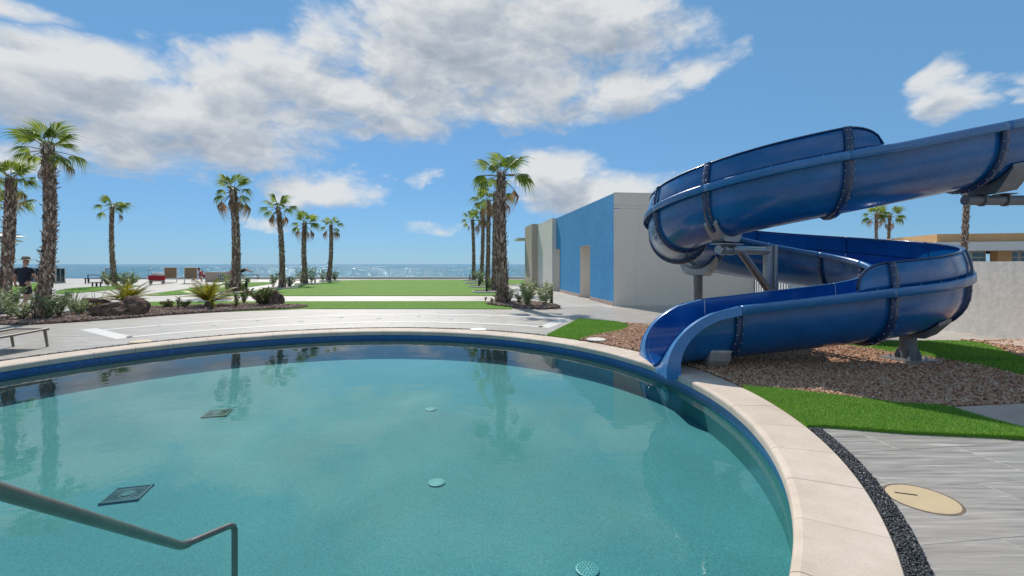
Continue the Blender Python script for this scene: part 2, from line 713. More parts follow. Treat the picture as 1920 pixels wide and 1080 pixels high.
MT['pebble_base'] = plain('pebble_bed', (.02, .021, .024), .9, 0, .3, 50, .4)


def mat_wall(name, c, bump=.35, scale=(1, 1, 1), nscale=30, var=.07, rough=.85, dirt=True):
    M = Mat(name, rough, 0, .25)
    v = M.coords('World', scale)
    w = M.coords('World')
    a = M.noise(w, .7, 6, .6)
    b = M.noise(v, nscale, 5, .6)
    cc = M.ramp(a, [(.3, tuple(x * (1 - var) for x in c)), (.7, tuple(min(1, x * (1 + var)) for x in c))])
    cc = M.mix(.5 if bump < .7 else 1.0, cc, M.ramp(b, [(.3, (.78, .78, .80)), (.7, (1.16, 1.16, 1.14))]), 'MULTIPLY')
    if dirt:
        d = M.noise(M.coords('World', (9, 9, .6)), .9, 5, .6)
        cc = M.mix(M.ramp(d, [(.56, (0, 0, 0)), (.8, (.25, .25, .25))]), cc, tuple(x * .6 for x in c))
    M.color(cc)
    M.bump(b, bump, .02)
    return M.m


MT['blue_wall'] = mat_wall('raked_blue_stucco', (.075, .32, .62), .8, (1, 1, .16), 26, .06)
MT['beige_wall'] = mat_wall('beige_stucco', (.88, .75, .625), .08, (1, 1, 1), 45, .03)
MT['white_wall'] = mat_wall('white_stucco', (.74, .70, .65), .5, (1, 1, .5), 18, .05)
MT['wall_right'] = mat_wall('pale_stucco', (.82, .76, .69), .3, (1, 1, 1), 9, .05)
MT['stone_clad'] = mat_wall('stone_cladding', (.53, .44, .37), .6, (.5, .5, 6), 5, .12)
MT['jamb'] = mat_wall('door_jamb', (.83, .75, .66), .1, (1, 1, 1), 20, .03)
MT['door'] = plain('door_paint', (.66, .59, .51), .5)
MT['roof'] = plain('flat_roof', (.45, .44, .42), .9)
MT['tan_wall'] = mat_wall('tan_far_wall', (.55, .33, .16), .2, (1, 1, 1), 12, .05, dirt=False)
MT['far_white'] = mat_wall('far_white_fascia', (.62, .61, .59), .1, (1, 1, 1), 10, .03, dirt=False)
MT['glass_dark'] = plain('window_glass', (.04, .09, .12), .08, 0, .3, 2, 0, .8)


def mat_glass():
    M = Mat('clear_glass', .05)
    tr = M.n('ShaderNodeBsdfTransparent')
    tr.inputs[0].default_value = (.90, .96, .965, 1)
    gl = M.n('ShaderNodeBsdfGlossy', Roughness=.04)
    gl.inputs[0].default_value = (.9, .95, .95, 1)
    fr = M.n('ShaderNodeFresnel', IOR=1.45)
    mx = M.n('ShaderNodeMixShader')
    M.l(fr.outputs[0], mx.inputs[0])
    M.l(tr.outputs[0], mx.inputs[1])
    M.l(gl.outputs[0], mx.inputs[2])
    M.l(mx.outputs[0], M.nt.nodes['Material Output'].inputs[0])
    return M.m


MT['glass'] = mat_glass()


def mat_pool_water():
    M = Mat('pool_water', .02)
    v = M.coords('World')
    h = M.math('ADD', M.math('MULTIPLY', M.noise(v, 1.3, 3, .5, .3), 1.0), M.math('MULTIPLY', M.noise(v, 8, 3, .5), .07))
    bp = M.n('ShaderNodeBump', Strength=.10, Distance=.05)
    M.l(h, bp.inputs['Height'])
    tr = M.n('ShaderNodeBsdfTransparent')
    tr.inputs[0].default_value = (.70, .93, .94, 1)
    gl = M.n('ShaderNodeBsdfGlossy', Roughness=.0)
    gl.inputs[0].default_value = (1, 1, 1, 1)
    fr = M.n('ShaderNodeFresnel', IOR=1.21)
    for nd in (gl, fr):
        M.l(bp.outputs[0], nd.inputs['Normal'])
    mx = M.n('ShaderNodeMixShader')
    M.l(fr.outputs[0], mx.inputs[0])
    M.l(tr.outputs[0], mx.inputs[1])
    M.l(gl.outputs[0], mx.inputs[2])
    M.l(mx.outputs[0], M.nt.nodes['Material Output'].inputs[0])
    return M.m


def mat_pool_plaster():
    M = Mat('pebble_plaster', .7, 0, .2)
    v = M.coords('World')
    a = M.noise(v, .55, 5, .6, .4)
    b = M.noise(v, 85, 4, .75)
    c = M.ramp(a, [(.30, (.088, .228, .240)), (.55, (.104, .262, .274)), (.72, (.126, .30, .312))])
    c = M.mix(.75, c, M.ramp(b, [(.34, (.55, .6, .6)), (.5, (1, 1, 1)), (.66, (1.42, 1.35, 1.35))]), 'MULTIPLY')
    M.color(c)
    return M.m


def mat_mosaic():
    M = Mat('blue_glass_mosaic', .18, 0, .6)
    uv = M.n('ShaderNodeUVMap')
    br = M.n('ShaderNodeTexBrick', Scale=1.0, offset=0.0)
    br.inputs['Brick Width'].default_value = .027
    br.inputs['Row Height'].default_value = .027
    br.inputs['Mortar Size'].default_value = .0025
    br.inputs['Color1'].default_value = (.006, .075, .33, 1)
    br.inputs['Color2'].default_value = (.012, .17, .52, 1)
    br.inputs['Mortar'].default_value = (.03, .10, .22, 1)
    M.l(uv.outputs[0], br.inputs['Vector'])
    M.color(br.outputs[0])
    return M.m


def mat_sea():
    M = Mat('sea_water', .12, 0, .3)
    v = M.coords('World')
    w = M.coords('World', (.35, 1.0, 1.0))
    M.color(M.ramp(M.noise(M.coords('World', (.004, .02, 1)), 1, 4, .6), [(.35, (.014, .095, .165)), (.65, (.026, .145, .22))]))
    M.b.inputs['IOR'].default_value = 1.33
    h = M.math('ADD', M.math('MULTIPLY', M.noise(w, 1.3, 4, .6), .55), M.noise(w, .28, 3, .5))
    M.bump(h, 1.0, 1.35)
    return M.m


def mat_grass(name, a, b, c):
    M = mat_island(name, [(0, a), (.5, b), (1, c)], .55)
    src = M.b.inputs['Base Color'].links[0].from_socket
    pt = M.noise(M.coords('World', (.6, 1.6, 1)), 1.1, 4, .6)
    M.color(M.mix(.8, src, M.ramp(pt, [(.34, (.72, .78, .70)), (.5, (1, 1, 1)), (.68, (1.25, 1.12, .95))]), 'MULTIPLY'))
    M.translucent(b, .25)
    return M.m


def mat_turf():
    M = Mat('turf_backing', .8, 0, .2)
    v = M.coords('World')
    n = M.noise(v, 70, 4, .7)
    big = M.noise(M.coords('World', (.35, 2.2, 1)), 1.2, 3, .5)
    c = M.ramp(n, [(.3, (.055, .14, .010)), (.5, (.11, .25, .018)), (.72, (.18, .35, .032))])
    c = M.mix(.5, c, M.ramp(big, [(.35, (.8, .8, .75)), (.65, (1.15, 1.12, 1.1))]), 'MULTIPLY')
    M.color(c)
    M.bump(n, .8, .02)
    return M.m


MT['water'] = mat_pool_water()
MT['plaster'] = mat_pool_plaster()
MT['mosaic'] = mat_mosaic()
MT['sea'] = mat_sea()
MT['turf'] = mat_turf()
MT['blade'] = mat_grass('turf_blades', (.12, .27, .022), (.20, .41, .045), (.32, .54, .09))
MT['gravel'] = mat_island('red_gravel', [(0, (.22, .10, .06)), (.25, (.42, .21, .125)), (.5, (.56, .33, .21)), (.75, (.46, .30, .21)), (1, (.68, .49, .35))], .85, .4, 60).m
MT['mulch'] = mat_island('red_bark_and_grit', [(0, (.11, .065, .05)), (.4, (.22, .14, .105)), (.7, (.30, .21, .17)), (1, (.36, .30, .27))], .9).m
MT['pebble'] = mat_island('black_pebbles', [(0, (.012, .013, .016)), (.6, (.035, .038, .045)), (.92, (.08, .085, .095)), (1, (.35, .34, .32))], .4).m


def mat_leaf(name, a, b, c, tr=.35, rough=.45):
    M = Mat(name, rough, 0, .4)
    g = M.n('ShaderNodeNewGeometry')
    cc = M.ramp(g.outputs['Random Per Island'], [(0, a), (.5, b), (1, c)])
    oi = M.n('ShaderNodeObjectInfo')
    cc = M.mix(1.0, cc, M.ramp(oi.outputs['Random'], [(0, (.75, .8, .8)), (1, (1.25, 1.2, 1.1))]), 'MULTIPLY')
    M.color(cc)
    M.translucent(cc, tr)
    return M.m


MT['frond'] = mat_leaf('fan_frond_green', (.12, .19, .022), (.23, .32, .04), (.42, .44, .08), .52)
MT['frond_dead'] = mat_leaf('fan_frond_dead', (.22, .13, .075), (.36, .23, .14), (.48, .34, .22), .3, .8)
MT['petiole'] = plain('petiole', (.24, .22, .07), .5)
MT['boots'] = mat_island('palm_leaf_boots', [(0, (.16, .105, .078)), (.45, (.33, .225, .17)), (.8, (.50, .375, .29)), (1, (.66, .54, .45))], .9, .3, 40).m
MT['trunk'] = plain('palm_trunk', (.17, .12, .09), .95, 0, .4, 14, .6)
MT['oleander'] = mat_leaf('oleander_leaf', (.14, .21, .075), (.26, .33, .15), (.58, .60, .42), .35)
MT['dark_leaf'] = mat_leaf('dark_shrub_leaf', (.06, .10, .03), (.13, .15, .05), (.30, .22, .09), .3)
MT['sago'] = mat_leaf('sago_leaf', (.10, .12, .012), (.26, .25, .025), (.40, .33, .03), .4)
MT['iris'] = mat_leaf('strap_leaf', (.06, .09, .04), (.14, .18, .09), (.32, .35, .24), .3)
MT['stem'] = plain('woody_stem', (.14, .11, .08), .9)


def mat_rock():
    M = Mat('brown_boulder', .9, 0, .2)
    v = M.coords('Object')
    a = M.noise(v, 6, 8, .7, .6)
    M.color(M.ramp(a, [(.34, (.06, .04, .035)), (.5, (.20, .13, .10)), (.65, (.34, .22, .17)), (.8, (.46, .38, .33))]))
    M.bump(M.noise(v, 14, 8, .75), 1.0, .10)
    return M.m


MT['rock'] = mat_rock()
MT['skin'] = plain('skin', (.50, .28, .20), .6, 0, .06)
MT['navy'] = plain('navy_cloth', (.012, .018, .035), .85, 0, .2)
MT['charcoal'] = plain('charcoal_cloth', (.03, .03, .034), .9, 0, .25)
MT['red_shirt'] = plain('red_cloth', (.40, .05, .05), .85)
MT['teal_cloth'] = plain('pale_blue_cloth', (.25, .33, .45), .85)
MT['hair'] = plain('dark_hair', (.03, .02, .016), .7)
MT['straw'] = plain('straw_hat', (.33, .29, .21), .85)
MT['hatband'] = plain('hat_band', (.06, .06, .055), .8)
MT['white_cloth'] = plain('white_towel', (.72, .70, .66), .9)

# ------------------------------------------------------------------ the setting: ground, deck, pool, sea
PC = Vector((-2.858, 5.564, 0))
R_OUT, R_IN, R_WALL = 5.835, 5.345, 5.385
WATER_Z, FLOOR_Z = -.165, -.56
A_ = Vector((-.1279, .9918, 0))      # depth axis of the grid
B_ = Vector((.9918, .1279, 0))       # cross axis
C0 = Vector((3.9, 17.6, 0))          # near corner of the pavilion


def sheet(name, outer, hole, z, mat):
    """a flat sheet round a circular hole: fan of quads from the circle to the outer square"""
    n = 96
    mb = MB()
    for k in range(n):
        a0, a1 = k * 2 * math.pi / n, (k + 1) * 2 * math.pi / n

        def ray(a):
            dx, dy = math.cos(a), math.sin(a)
            t = 1e9
            x0, x1, y0, y1 = outer
            if dx > 1e-9:
                t = min(t, (x1 - PC.x) / dx)
            if dx < -1e-9:
                t = min(t, (x0 - PC.x) / dx)
            if dy > 1e-9:
                t = min(t, (y1 - PC.y) / dy)
            if dy < -1e-9:
                t = min(t, (y0 - PC.y) / dy)
            return t
        P = []
        for a in (a0, a1):
            P.append((PC.x + hole * math.cos(a), PC.y + hole * math.sin(a), z))
            P.append((PC.x + ray(a) * math.cos(a), PC.y + ray(a) * math.sin(a), z))
        mb.add([P[0], P[1], P[3], P[2]], [(0, 1, 2, 3)])
    return mb.build(name, mat)


deck = tag(sheet('deck', (-70, 75, -14, 50.5), R_OUT - .22, -.008, MT['deck']), kind='structure')
# terrace edge falls to the shore
mb = MB()
mb.add([(-70, 50.5, -.008), (75, 50.5, -.008), (75, 53, -9), (-70, 53, -9)], [(0, 1, 2, 3)])
mb.add([(-70, -14, -.008), (-70, 50.5, -.008), (-74, 53, -9), (-74, -14, -9)], [(0, 1, 2, 3)])
tag(mb.build('embankment', MT['concrete']), kind='structure')
mb = MB()
mb.add([(-30000, -400, -7), (30000, -400, -7), (30000, 32000, -7), (-30000, 32000, -7)], [(0, 1, 2, 3)])
tag(mb.build('sea', MT['sea']), kind='structure')

# pool shell: floor, wall and mosaic band
n = 160
mb = MB()
mb.lathe([(R_WALL, FLOOR_Z - .2), (R_WALL, FLOOR_Z - .2)], 3)
mb = MB()
mb.add([(PC.x + R_WALL * math.cos(k * 2 * math.pi / n), PC.y + R_WALL * math.sin(k * 2 * math.pi / n), FLOOR_Z) for k in range(n)], [tuple(range(n))])
pool_floor = tag(mb.build('pool_floor', MT['plaster']), kind='structure')
mb = MB()
for k in range(n):
    a0, a1 = k * 2 * math.pi / n, (k + 1) * 2 * math.pi / n
    p = [(PC.x + R_WALL * math.cos(a), PC.y + R_WALL * math.sin(a)) for a in (a0, a1)]
    mb.add([(*p[0], FLOOR_Z), (*p[1], FLOOR_Z), (*p[1], -.2305), (*p[0], -.2305)], [(3, 2, 1, 0)])
tag(mb.build('pool_wall', MT['plaster']), kind='structure')
mb = MB()
uvs = []
rb = R_WALL - .004
for k in range(n):
    a0, a1 = k * 2 * math.pi / n, (k + 1) * 2 * math.pi / n
    p = [(PC.x + rb * math.cos(a), PC.y + rb * math.sin(a)) for a in (a0, a1)]
    mb.add([(*p[0], -.23), (*p[1], -.23), (*p[1], -.08), (*p[0], -.08)], [(3, 2, 1, 0)])
    uvs += [(a0 * rb, .15), (a1 * rb, .15), (a1 * rb, 0), (a0 * rb, 0)]
ob = tag(mb.build('waterline_tiles', MT['mosaic']), kind='structure')
uvl = ob.data.uv_layers.new(name='UVMap')
for i, q in enumerate(uvs):
    uvl.data[i].uv = q
mb = MB()
mb.add([(PC.x + R_WALL * math.cos(k * 2 * math.pi / n), PC.y + R_WALL * math.sin(k * 2 * math.pi / n), WATER_Z) for k in range(n)], [tuple(range(n))])
tag(mb.build('pool_water', MT['water']), kind='structure')

# coping: 56 cast stones
NC = 56
cop = tag(empty('pool_coping', (PC.x, PC.y, 0)), 'ring of pale cast stone coping around the round pool', 'coping')
mb = MB()
half = math.pi / NC - .0028 / R_OUT
prof = [(R_IN + .022, .0), (R_IN + .006, -.010), (R_IN, -.028), (R_IN, -.084), (R_IN + .01, -.092), (R_OUT, -.092), (R_OUT, .004), (R_OUT - .006, .010), (R_IN + .05, .010)]
SEG = 6
V, Fs = [], []
m = len(prof)
for i in range(SEG + 1):
    a = -half + 2 * half * i / SEG
    for (r, z) in prof:
        V.append((r * math.cos(a), r * math.sin(a), z))
for i in range(SEG):
    for j in range(m):
        Fs.append((i * m + j, i * m + (j + 1) % m, (i + 1) * m + (j + 1) % m, (i + 1) * m + j))
Fs += [tuple(range(m))[::-1], tuple(range(SEG * m, SEG * m + m))]
cme = mb.add(V, Fs).mesh('coping_stone', fix=True)
cme.materials.append(MT['coping'])
a_off = math.atan2(G(1577, 853)[1] - PC.y, G(1577, 853)[0] - PC.x)
for k in range(NC):
    a = a_off + (k + .5) * 2 * math.pi / NC
    link('coping_stone', cme, cop, loc=(0, 0, rng.uniform(-.001, .001)), rot=(0, 0, a))
mb = MB()
for k in range(n):
    a0, a1 = k * 2 * math.pi / n, (k + 1) * 2 * math.pi / n
    q = []
    for (r, z) in ((R_IN + .03, -.06), (R_OUT - .01, .001)):
        q += [(r * math.cos(a0), r * math.sin(a0), z), (r * math.cos(a1), r * math.sin(a1), z)]
    mb.add([q[0], q[1], (q[1][0], q[1][1], .001), (q[0][0], q[0][1], .001)], [(0, 1, 2, 3)])
    mb.add([(q[0][0], q[0][1], .001), (q[1][0], q[1][1], .001), q[3], q[2]], [(0, 1, 2, 3)])
mb.build('joint_mortar', MT['grout'], cop)

# porcelain tiles near enough to be told apart: single tiles of 1.2 x 0.6 m, staggered
tw, th, gap = 1.2, .6, .003


def tile_mesh():
    mb = MB()
    x, y = (tw - gap) / 2, (th - gap) / 2
    e = .0012
    mb.add([(-x, -y, -.0075), (x, -y, -.0075), (x, y, -.0075), (-x, y, -.0075),
            (-x, -y, -e), (x, -y, -e), (x, y, -e), (-x, y, -e),
            (-x + e, -y + e, 0), (x - e, -y + e, 0), (x - e, y - e, 0), (-x + e, y - e, 0)],
           [(0, 1, 5, 4), (1, 2, 6, 5), (2, 3, 7, 6), (3, 0, 4, 7), (4, 5, 9, 8), (5, 6, 10, 9), (6, 7, 11, 10), (7, 4, 8, 11), (8, 9, 10, 11)])
    me = mb.mesh('floor_tile')
    me.materials.append(MT['tile'])
    return me


tme = tile_mesh()
T0 = Vector((2.89, 3.892, 0))
cand = []
for j in range(-14, 26):
    for i in range(-16, 12):
        c = T0 + B_ * (i * tw + (.4 if j % 2 else -.15)) + A_ * ((j + .5) * th)
        X, Y = c.x, c.y
        if Y < .9 or Y > 17.0:
            continue
        u = 960 + FPX * X / Y
        if u < (-150 if Y > 6 else -700) or u > (2050 if Y > 6 else 2700):
            continue
        cs_ = [c + B_ * sx * tw / 2 + A_ * sy * th / 2 for sx in (-1, 1) for sy in (-1, 1)]
        rr = [(q - PC).length for q in cs_]
        if max(rr) < R_OUT + .02:
            continue
        d_in = (c - PC).length
        # plots that are not paved
        if X > 1.2 and Y > 4.6 and Y < 12.2 and not (Y > 10.6 and X < 2.0):
            continue
        if Y < 12.2 and X > 2.6 and Y > 4.45:
            continue
        cand.append((Y, c, min(rr) < R_OUT - .3))
cand.sort(key=lambda t: t[0])
cand = cand[:300]
for Y, c, cut in cand:
    if not cut:
        link('floor_tile', tme, deck, loc=(c.x, c.y, rng.uniform(-.0008, .0008)), rot=(R_(rng.uniform(-.06, .06)), R_(rng.uniform(-.04, .04)), AX))
    else:
        mb = MB()
        nx, ny = 16, 8
        V = {}
        for i in range(nx):
            for j in range(ny):
                q = []
                ok = True
                for (ii, jj) in ((i, j), (i + 1, j), (i + 1, j + 1), (i, j + 1)):
                    p = Vector((-(tw - gap) / 2 + (tw - gap) * ii / nx, -(th - gap) / 2 + (th - gap) * jj / ny, 0))
                    w = c + B_ * p.x + A_ * p.y
                    if (w - PC).length < R_OUT - .24:
                        ok = False
                    q.append(p)
                if ok:
                    mb.add(q, [(0, 1, 2, 3)])
        if mb.f:
            mb.build('floor_tile', MT['tile'], deck, loc=(c.x, c.y, 0), rot=(0, 0, AX))

gb_ = MB()
for k in range(n):
    a0, a1 = k * 2 * math.pi / n, (k + 1) * 2 * math.pi / n
    P = [(PC.x + r * math.cos(a), PC.y + r * math.sin(a), -.0068) for a in (a0, a1) for r in (R_OUT - .2, R_OUT + 6.3)]
    gb_.add([P[0], P[1], P[3], P[2]], [(0, 1, 2, 3)])
gb_.build('grout_bed', MT['tile_grout'], deck)['kind'] = 'stuff'

# black pebble channel round the coping
PEB = 0.125


def pebble_ring():
    n = 200
    base = MB()
    a_s, a_e = R_(52.6), R_(349.2)     # open where turf and gravel meet the stones
    for k in range(n):
        a0 = a_s + (a_e - a_s) * k / n
        a1 = a_s + (a_e - a_s) * (k + 1) / n
        P = [(PC.x + r * math.cos(a), PC.y + r * math.sin(a), .0025) for a in (a0, a1) for r in (R_OUT + .001, R_OUT + PEB)]
        base.add([P[0], P[1], P[3], P[2]], [(0, 1, 2, 3)])
    root = tag(base.build('pebble_channel', MT['pebble_base']), kind='structure')
    v, f = ico()
    g = np.random.default_rng(3)
    a = np.concatenate([g.uniform(R_(318), a_e, 5200), g.uniform(a_s, R_(170), 4200)])
    r = R_OUT + .008 + g.random(len(a)) * (PEB - .014)
    pos = np.c_[PC.x + r * np.cos(a), PC.y + r * np.sin(a), .004 + g.random(len(a)) * .008]
    s = g.uniform(.55, 1.15, (len(a), 3)) * .0085
    s[:, 0] *= 1.35
    s[:, 2] *= .75
    s[len(a) - 4200:] *= 1.6
    me = spread(v, f, pos, s, g.normal(size=(len(a), 4)) * [1, .25, .25, 1], 'black_pebbles')
    o = link('pebbles', me, root, MT['pebble'])
    o['kind'] = 'stuff'


pebble_ring()


def arc_pts(a0, a1, r, n=24):
    return [(PC.x + r * math.cos(a0 + (a1 - a0) * k / n), PC.y + r * math.sin(a0 + (a1 - a0) * k / n)) for k in range(n + 1)]


def pang(u, v):
    x, y = G(u, v)
    return math.atan2(y - PC.y, x - PC.x)


def smooth_poly(pts, it=2):
    for _ in range(it):
        out = []
        n = len(pts)
        for i in range(n):
            a, b = pts[i], pts[(i + 1) % n]
            out.append((a[0] * .78 + b[0] * .22, a[1] * .78 + b[1] * .22))
            out.append((a[0] * .22 + b[0] * .78, a[1] * .22 + b[1] * .78))
        pts = out
    return pts


def smooth_line(pts, it=2):
    for _ in range(it):
        out = [pts[0]]
        for i in range(len(pts) - 1):
            a, b = pts[i], pts[i + 1]
            out.append((a[0] * .75 + b[0] * .25, a[1] * .75 + b[1] * .25))
            out.append((a[0] * .25 + b[0] * .75, a[1] * .25 + b[1] * .75))
        out.append(pts[-1])
        pts = out
    return pts


BLADE_V = [(-.5, 0, 0), (.5, 0, 0), (.12, .35, .72), (-.12, .35, .72), (0, .75, 1.0)]
BLADE_F4 = [(0, 1, 2), (0, 2, 3), (3, 2, 4)]


def turf(poly, n_blades, h, w, seed, z=.028, near=None):
    mb = MB()
    mb.prism(poly, -.004, z)
    root = tag(mb.build('lawn', MT['turf']), kind='structure')
    P = scatter(poly, n_blades, seed)
    g = np.random.default_rng(seed)
    a = g.uniform(0, 2 * np.pi, len(P))
    s = np.c_[np.full(len(P), w), h * g.uniform(.3, 1.4, len(P)), h * g.uniform(.6, 1.15, len(P))]
    me = spread(BLADE_V, BLADE_F4, np.c_[P, np.full(len(P), z - .002)], s, np.c_[np.cos(a / 2), np.zeros(len(P)), np.zeros(len(P)), np.sin(a / 2)], 'grass_blades')
    o = link('grass_blades', me, root, MT['blade'])
    o['kind'] = 'stuff'
    return root


g_ = lambda *pts: [G(*p) for p in pts]
RE = R_OUT + .004
# near lawn beside the coping (right)
LN_BACK = [(1404, 728), (1450, 732), (1525, 740), (1600, 750), (1700, 762), (1772, 764), (1830, 783), (1920, 807), (1998, 829)]
LN_FRONT = [(1524, 803), (1546, 802), (1700, 814), (1920, 824), (1996, 829.6)]
near_lawn = arc_pts(pang(1404, 727), pang(1522, 803), RE, 18) + g_(*LN_FRONT) + smooth_line(g_(*LN_BACK))[::-1]
near_lawn = [p for p in near_lawn]
turf(near_lawn, 60000, .026, .0052, 11)
# wedge of lawn on the far side of the coping
wedge = arc_pts(pang(1083, 640), pang(1025, 630.5), RE, 8) + smooth_line(g_((1025, 630), (1085, 599)), 1) + smooth_line(g_((1085, 599), (1130, 602), (1165, 605.5), (1181, 612), (1172, 619.5), (1140, 626), (1105, 632), (1085, 640)))
turf(wedge, 26000, .028, .008, 12)
# lawn behind the slide's post
rl = smooth_line(g_((1560, 646), (1640, 643), (1780, 640), (1845, 645), (1885, 661), (1940, 682), (2060, 716)))
rl += smooth_line(g_((2060, 760), (1920, 708), (1850, 691), (1760, 674), (1690, 668), (1600, 652), (1560, 646)))
turf(rl, 30000, .028, .008, 13)
# far lawns
strip = g_((258, 574), (268, 566.6), (420, 565.8), (905, 565.4), (945, 566.5), (962, 573), (960, 580), (800, 579.4), (570, 579.6), (420, 585), (300, 590), (262, 584))
turf(strip, 30000, .022, .009, 14, .02)
big = g_((418, 555), (440, 549), (490, 543), (540, 536.8), (600, 529.6), (640, 525.6), (700, 524.9), (984, 524.8), (985, 533), (946, 534), (957, 554.4))
turf(big, 40000, .022, .012, 15, .02)
left2 = smooth_poly(g_((262, 553.6), (330, 545.2), (378, 537), (420, 532.6), (470, 529.6), (512, 529.2), (512, 532.2), (464, 538.6), (440, 544), (425, 547.5), (360, 551.6), (300, 554.6)), 2)
turf(left2, 16000, .022, .012, 16, .02)
left1 = smooth_poly(g_((100, 548), (127, 541), (170, 538.2), (240, 536.8), (272, 535.6), (225, 541.8), (148, 549.2), (110, 551.4)), 2)
turf(left1, 9000, .022, .012, 17, .02)
left0 = smooth_poly(g_((-60, 545), (20, 538), (60, 530), (105, 531), (100, 534), (70, 546), (0, 556), (-60, 560)), 2)
turf(left0, 9000, .022, .012, 18, .02)

# red gravel bed under the slide
back = smooth_line(g_((1172, 606.4), (1215, 611), (1330, 622), (1480, 638), (1600, 650), (1690, 667), (1760, 673.5), (1850, 690.5), (1920, 707.5), (2060, 758)))
gravel_poly = arc_pts(pang(1404, 728), pang(1083, 640), RE, 30) + smooth_line(g_((1086, 640), (1105, 632), (1140, 626), (1172, 619.5), (1181, 612), (1172, 606.4))) + back + [G(2200, 800)] + g_((2000, 754), (1920, 757.5), (1776, 765)) + smooth_line(g_((1772, 764), (1700, 762), (1600, 750), (1525, 740), (1450, 732), (1404, 728)))


def stones(name, poly, n, size, mat, base_mat, seed, z=.012, lift=.02, flat=.65):
    mb = MB()
    mb.prism(poly, -.004, z)
    root = tag(mb.build(name + '_bed', base_mat), kind='structure')
    v, f = ico()
    g = np.random.default_rng(seed)
    v = v * g.uniform(.75, 1.2, (12, 1))
    P = scatter(poly, n, seed)
    s = g.uniform(.55, 1.3, (n, 3)) * (size * g.choice([.6, .8, 1, 1.35], n, p=[.25, .35, .3, .1]))[:, None]
    s[:, 2] *= flat
    pos = np.c_[P, z + g.random(n) * lift]
    me = spread(v, f, pos, s, g.normal(size=(n, 4)), name)
    o = link(name, me, root, mat)
    o['kind'] = 'stuff'
    return root


stones('red_gravel', gravel_poly, 52000, .0225, MT['gravel'], MT['gravel_base'], 21)
g2 = g_((1800, 639), (1850, 641), (1925, 640), (2100, 650), (2100, 730), (2000, 704), (1940, 682), (1885, 661), (1845, 645))
stones('red_gravel', g2, 4200, .038, MT['gravel'], MT['gravel_base'], 22)
mb = MB()
mb.prism([G(1846, 643.5, .02), G(1925, 640, .02), G(2200, 644, .02), G(2200, 660, .02), G(1925, 653, .02)], .0, .05)
tag(mb.build('path_slab', MT['concrete']), kind='structure')
# concrete path to the right of the bed
mb = MB()
mb.prism(g_((1777, 765.5), (1920, 758), (2200, 745), (2300, 842), (2000, 830.5), (1920, 807.5), (1830, 783.5)), -.004, .012)
tag(mb.build('path', MT['concrete']), kind='structure')

# planting beds
bed1 = smooth_line(g_((-60, 606), (0, 609), (35, 610.5), (100, 607), (200, 600.5), (270, 595), (330, 590), (420, 585), (500, 581.3), (560, 579), (576, 576)), 1)
bed1 += smooth_line(g_((576, 575), (530, 571.5), (430, 571.5), (330, 576), (270, 577.5), (240, 575), (190, 578), (150, 585), (100, 589), (60, 593.5), (0, 598), (-60, 596)), 1)
stones('bark_mulch', bed1, 15000, .04, MT['mulch'], MT['mulch_base'], 23, .03, .03)
bed2 = smooth_poly(g_((930, 569.5), (975, 567), (1010, 569), (1036, 572), (1054, 577.5), (1035, 580), (985, 579.5), (955, 577), (905, 571)), 2)
stones('bark_mulch', bed2, 3200, .045, MT['mulch'], MT['mulch_base'], 24, .035, .03)

# white drain lines and jets of the splash deck
sp = tag(empty('deck_drain_line', (PC.x, PC.y, 0)), 'white slotted drain lines framing the curved splash strip on the deck', 'drain')


def arc_band(r0, r1, a0, a1, z, n=60):
    mb = MB()
    for k in range(n):
        p = [a0 + (a1 - a0) * (k + d) / n for d in (0, 1)]
        mb.add([(r * math.cos(a), r * math.sin(a), z) for a in p for r in (r0, r1)], [(0, 1, 3, 2)])
    return mb


aL, aR = pang(240, 634), pang(1014, 614)
aL2, aR2 = pang(167, 617), pang(1060, 599)
arc_band(7.0, 7.2, aL, aR, .0035).build('drain_slot', MT['line_white'], sp)
arc_band(8.9, 9.1, aL2 - .02, aR2 + .01, .0035).build('drain_slot', MT['line_white'], sp)
for (p, q) in (((165, 617), (236, 634.5)), ((1060, 598.8), (1018, 614.5))):
    a, b = Vector((*G(*p), .0035)) - PC, Vector((*G(*q), .0035)) - PC
    d = (b - a).normalized()
    s = Vector((-d.y, d.x, 0)) * .16
    MB().add([a - s, a + s, b + s, b - s], [(0, 1, 2, 3)]).build('drain_cover', MT['line_white'], sp)
jm = MB().lathe([(.07, 0), (.07, .012), (.055, .018), (.02, .018), (.015, .03)], 14).mesh('jet_nozzle')
jm.materials.append(MT['white_paint'])
for (u, v) in ((300, 611), (402, 610), (484, 601), (565, 602), (640, 595.5), (710, 597), (785, 593), (845, 598), (920, 595), (985, 600)):
    x, y = G(u, v)
    o = link('jet_nozzle', jm, None, loc=(x, y, .001))
    tag(o, 'small white water jet nozzle set in the curved splash strip', 'nozzle', 'jet nozzles of the splash strip')


def lid(u, v, r, mat, label, slot=False, z=.006, name='access_lid'):
    x, y = G(u, v)
    e = tag(empty(name, (x, y, 0)), label, 'lid')
    mb = MB().lathe([(r, -.006), (r, z), (r - .01, z + .006), (.001, z + .006)], 40)
    mb.build('cover', mat, e, auto=30)
    MB().lathe([(r + .008, -.004), (r + .008, max(.0015, z - .003)), (r - .001, max(.0014, z - .003))], 40).build('rim', MT['trunk'], e)
    if slot:
        MB().box((-.06, .06, z + .0075), (.13, .012, .003), R_(-18)).build('slot', MT['black'], e)
        rb_ = MB()
        for i in range(-14, 15):
            yy = i * .0125
            L_ = math.sqrt(max(0, (r - .02) ** 2 - yy ** 2))
            if L_ > .02:
                rb_.box((0, yy, z + .0065), (2 * L_, .004, .002), 0)
        ob = rb_.build('ridge', mat, e)
        ob.rotation_euler = (0, 0, R_(78))
    return e


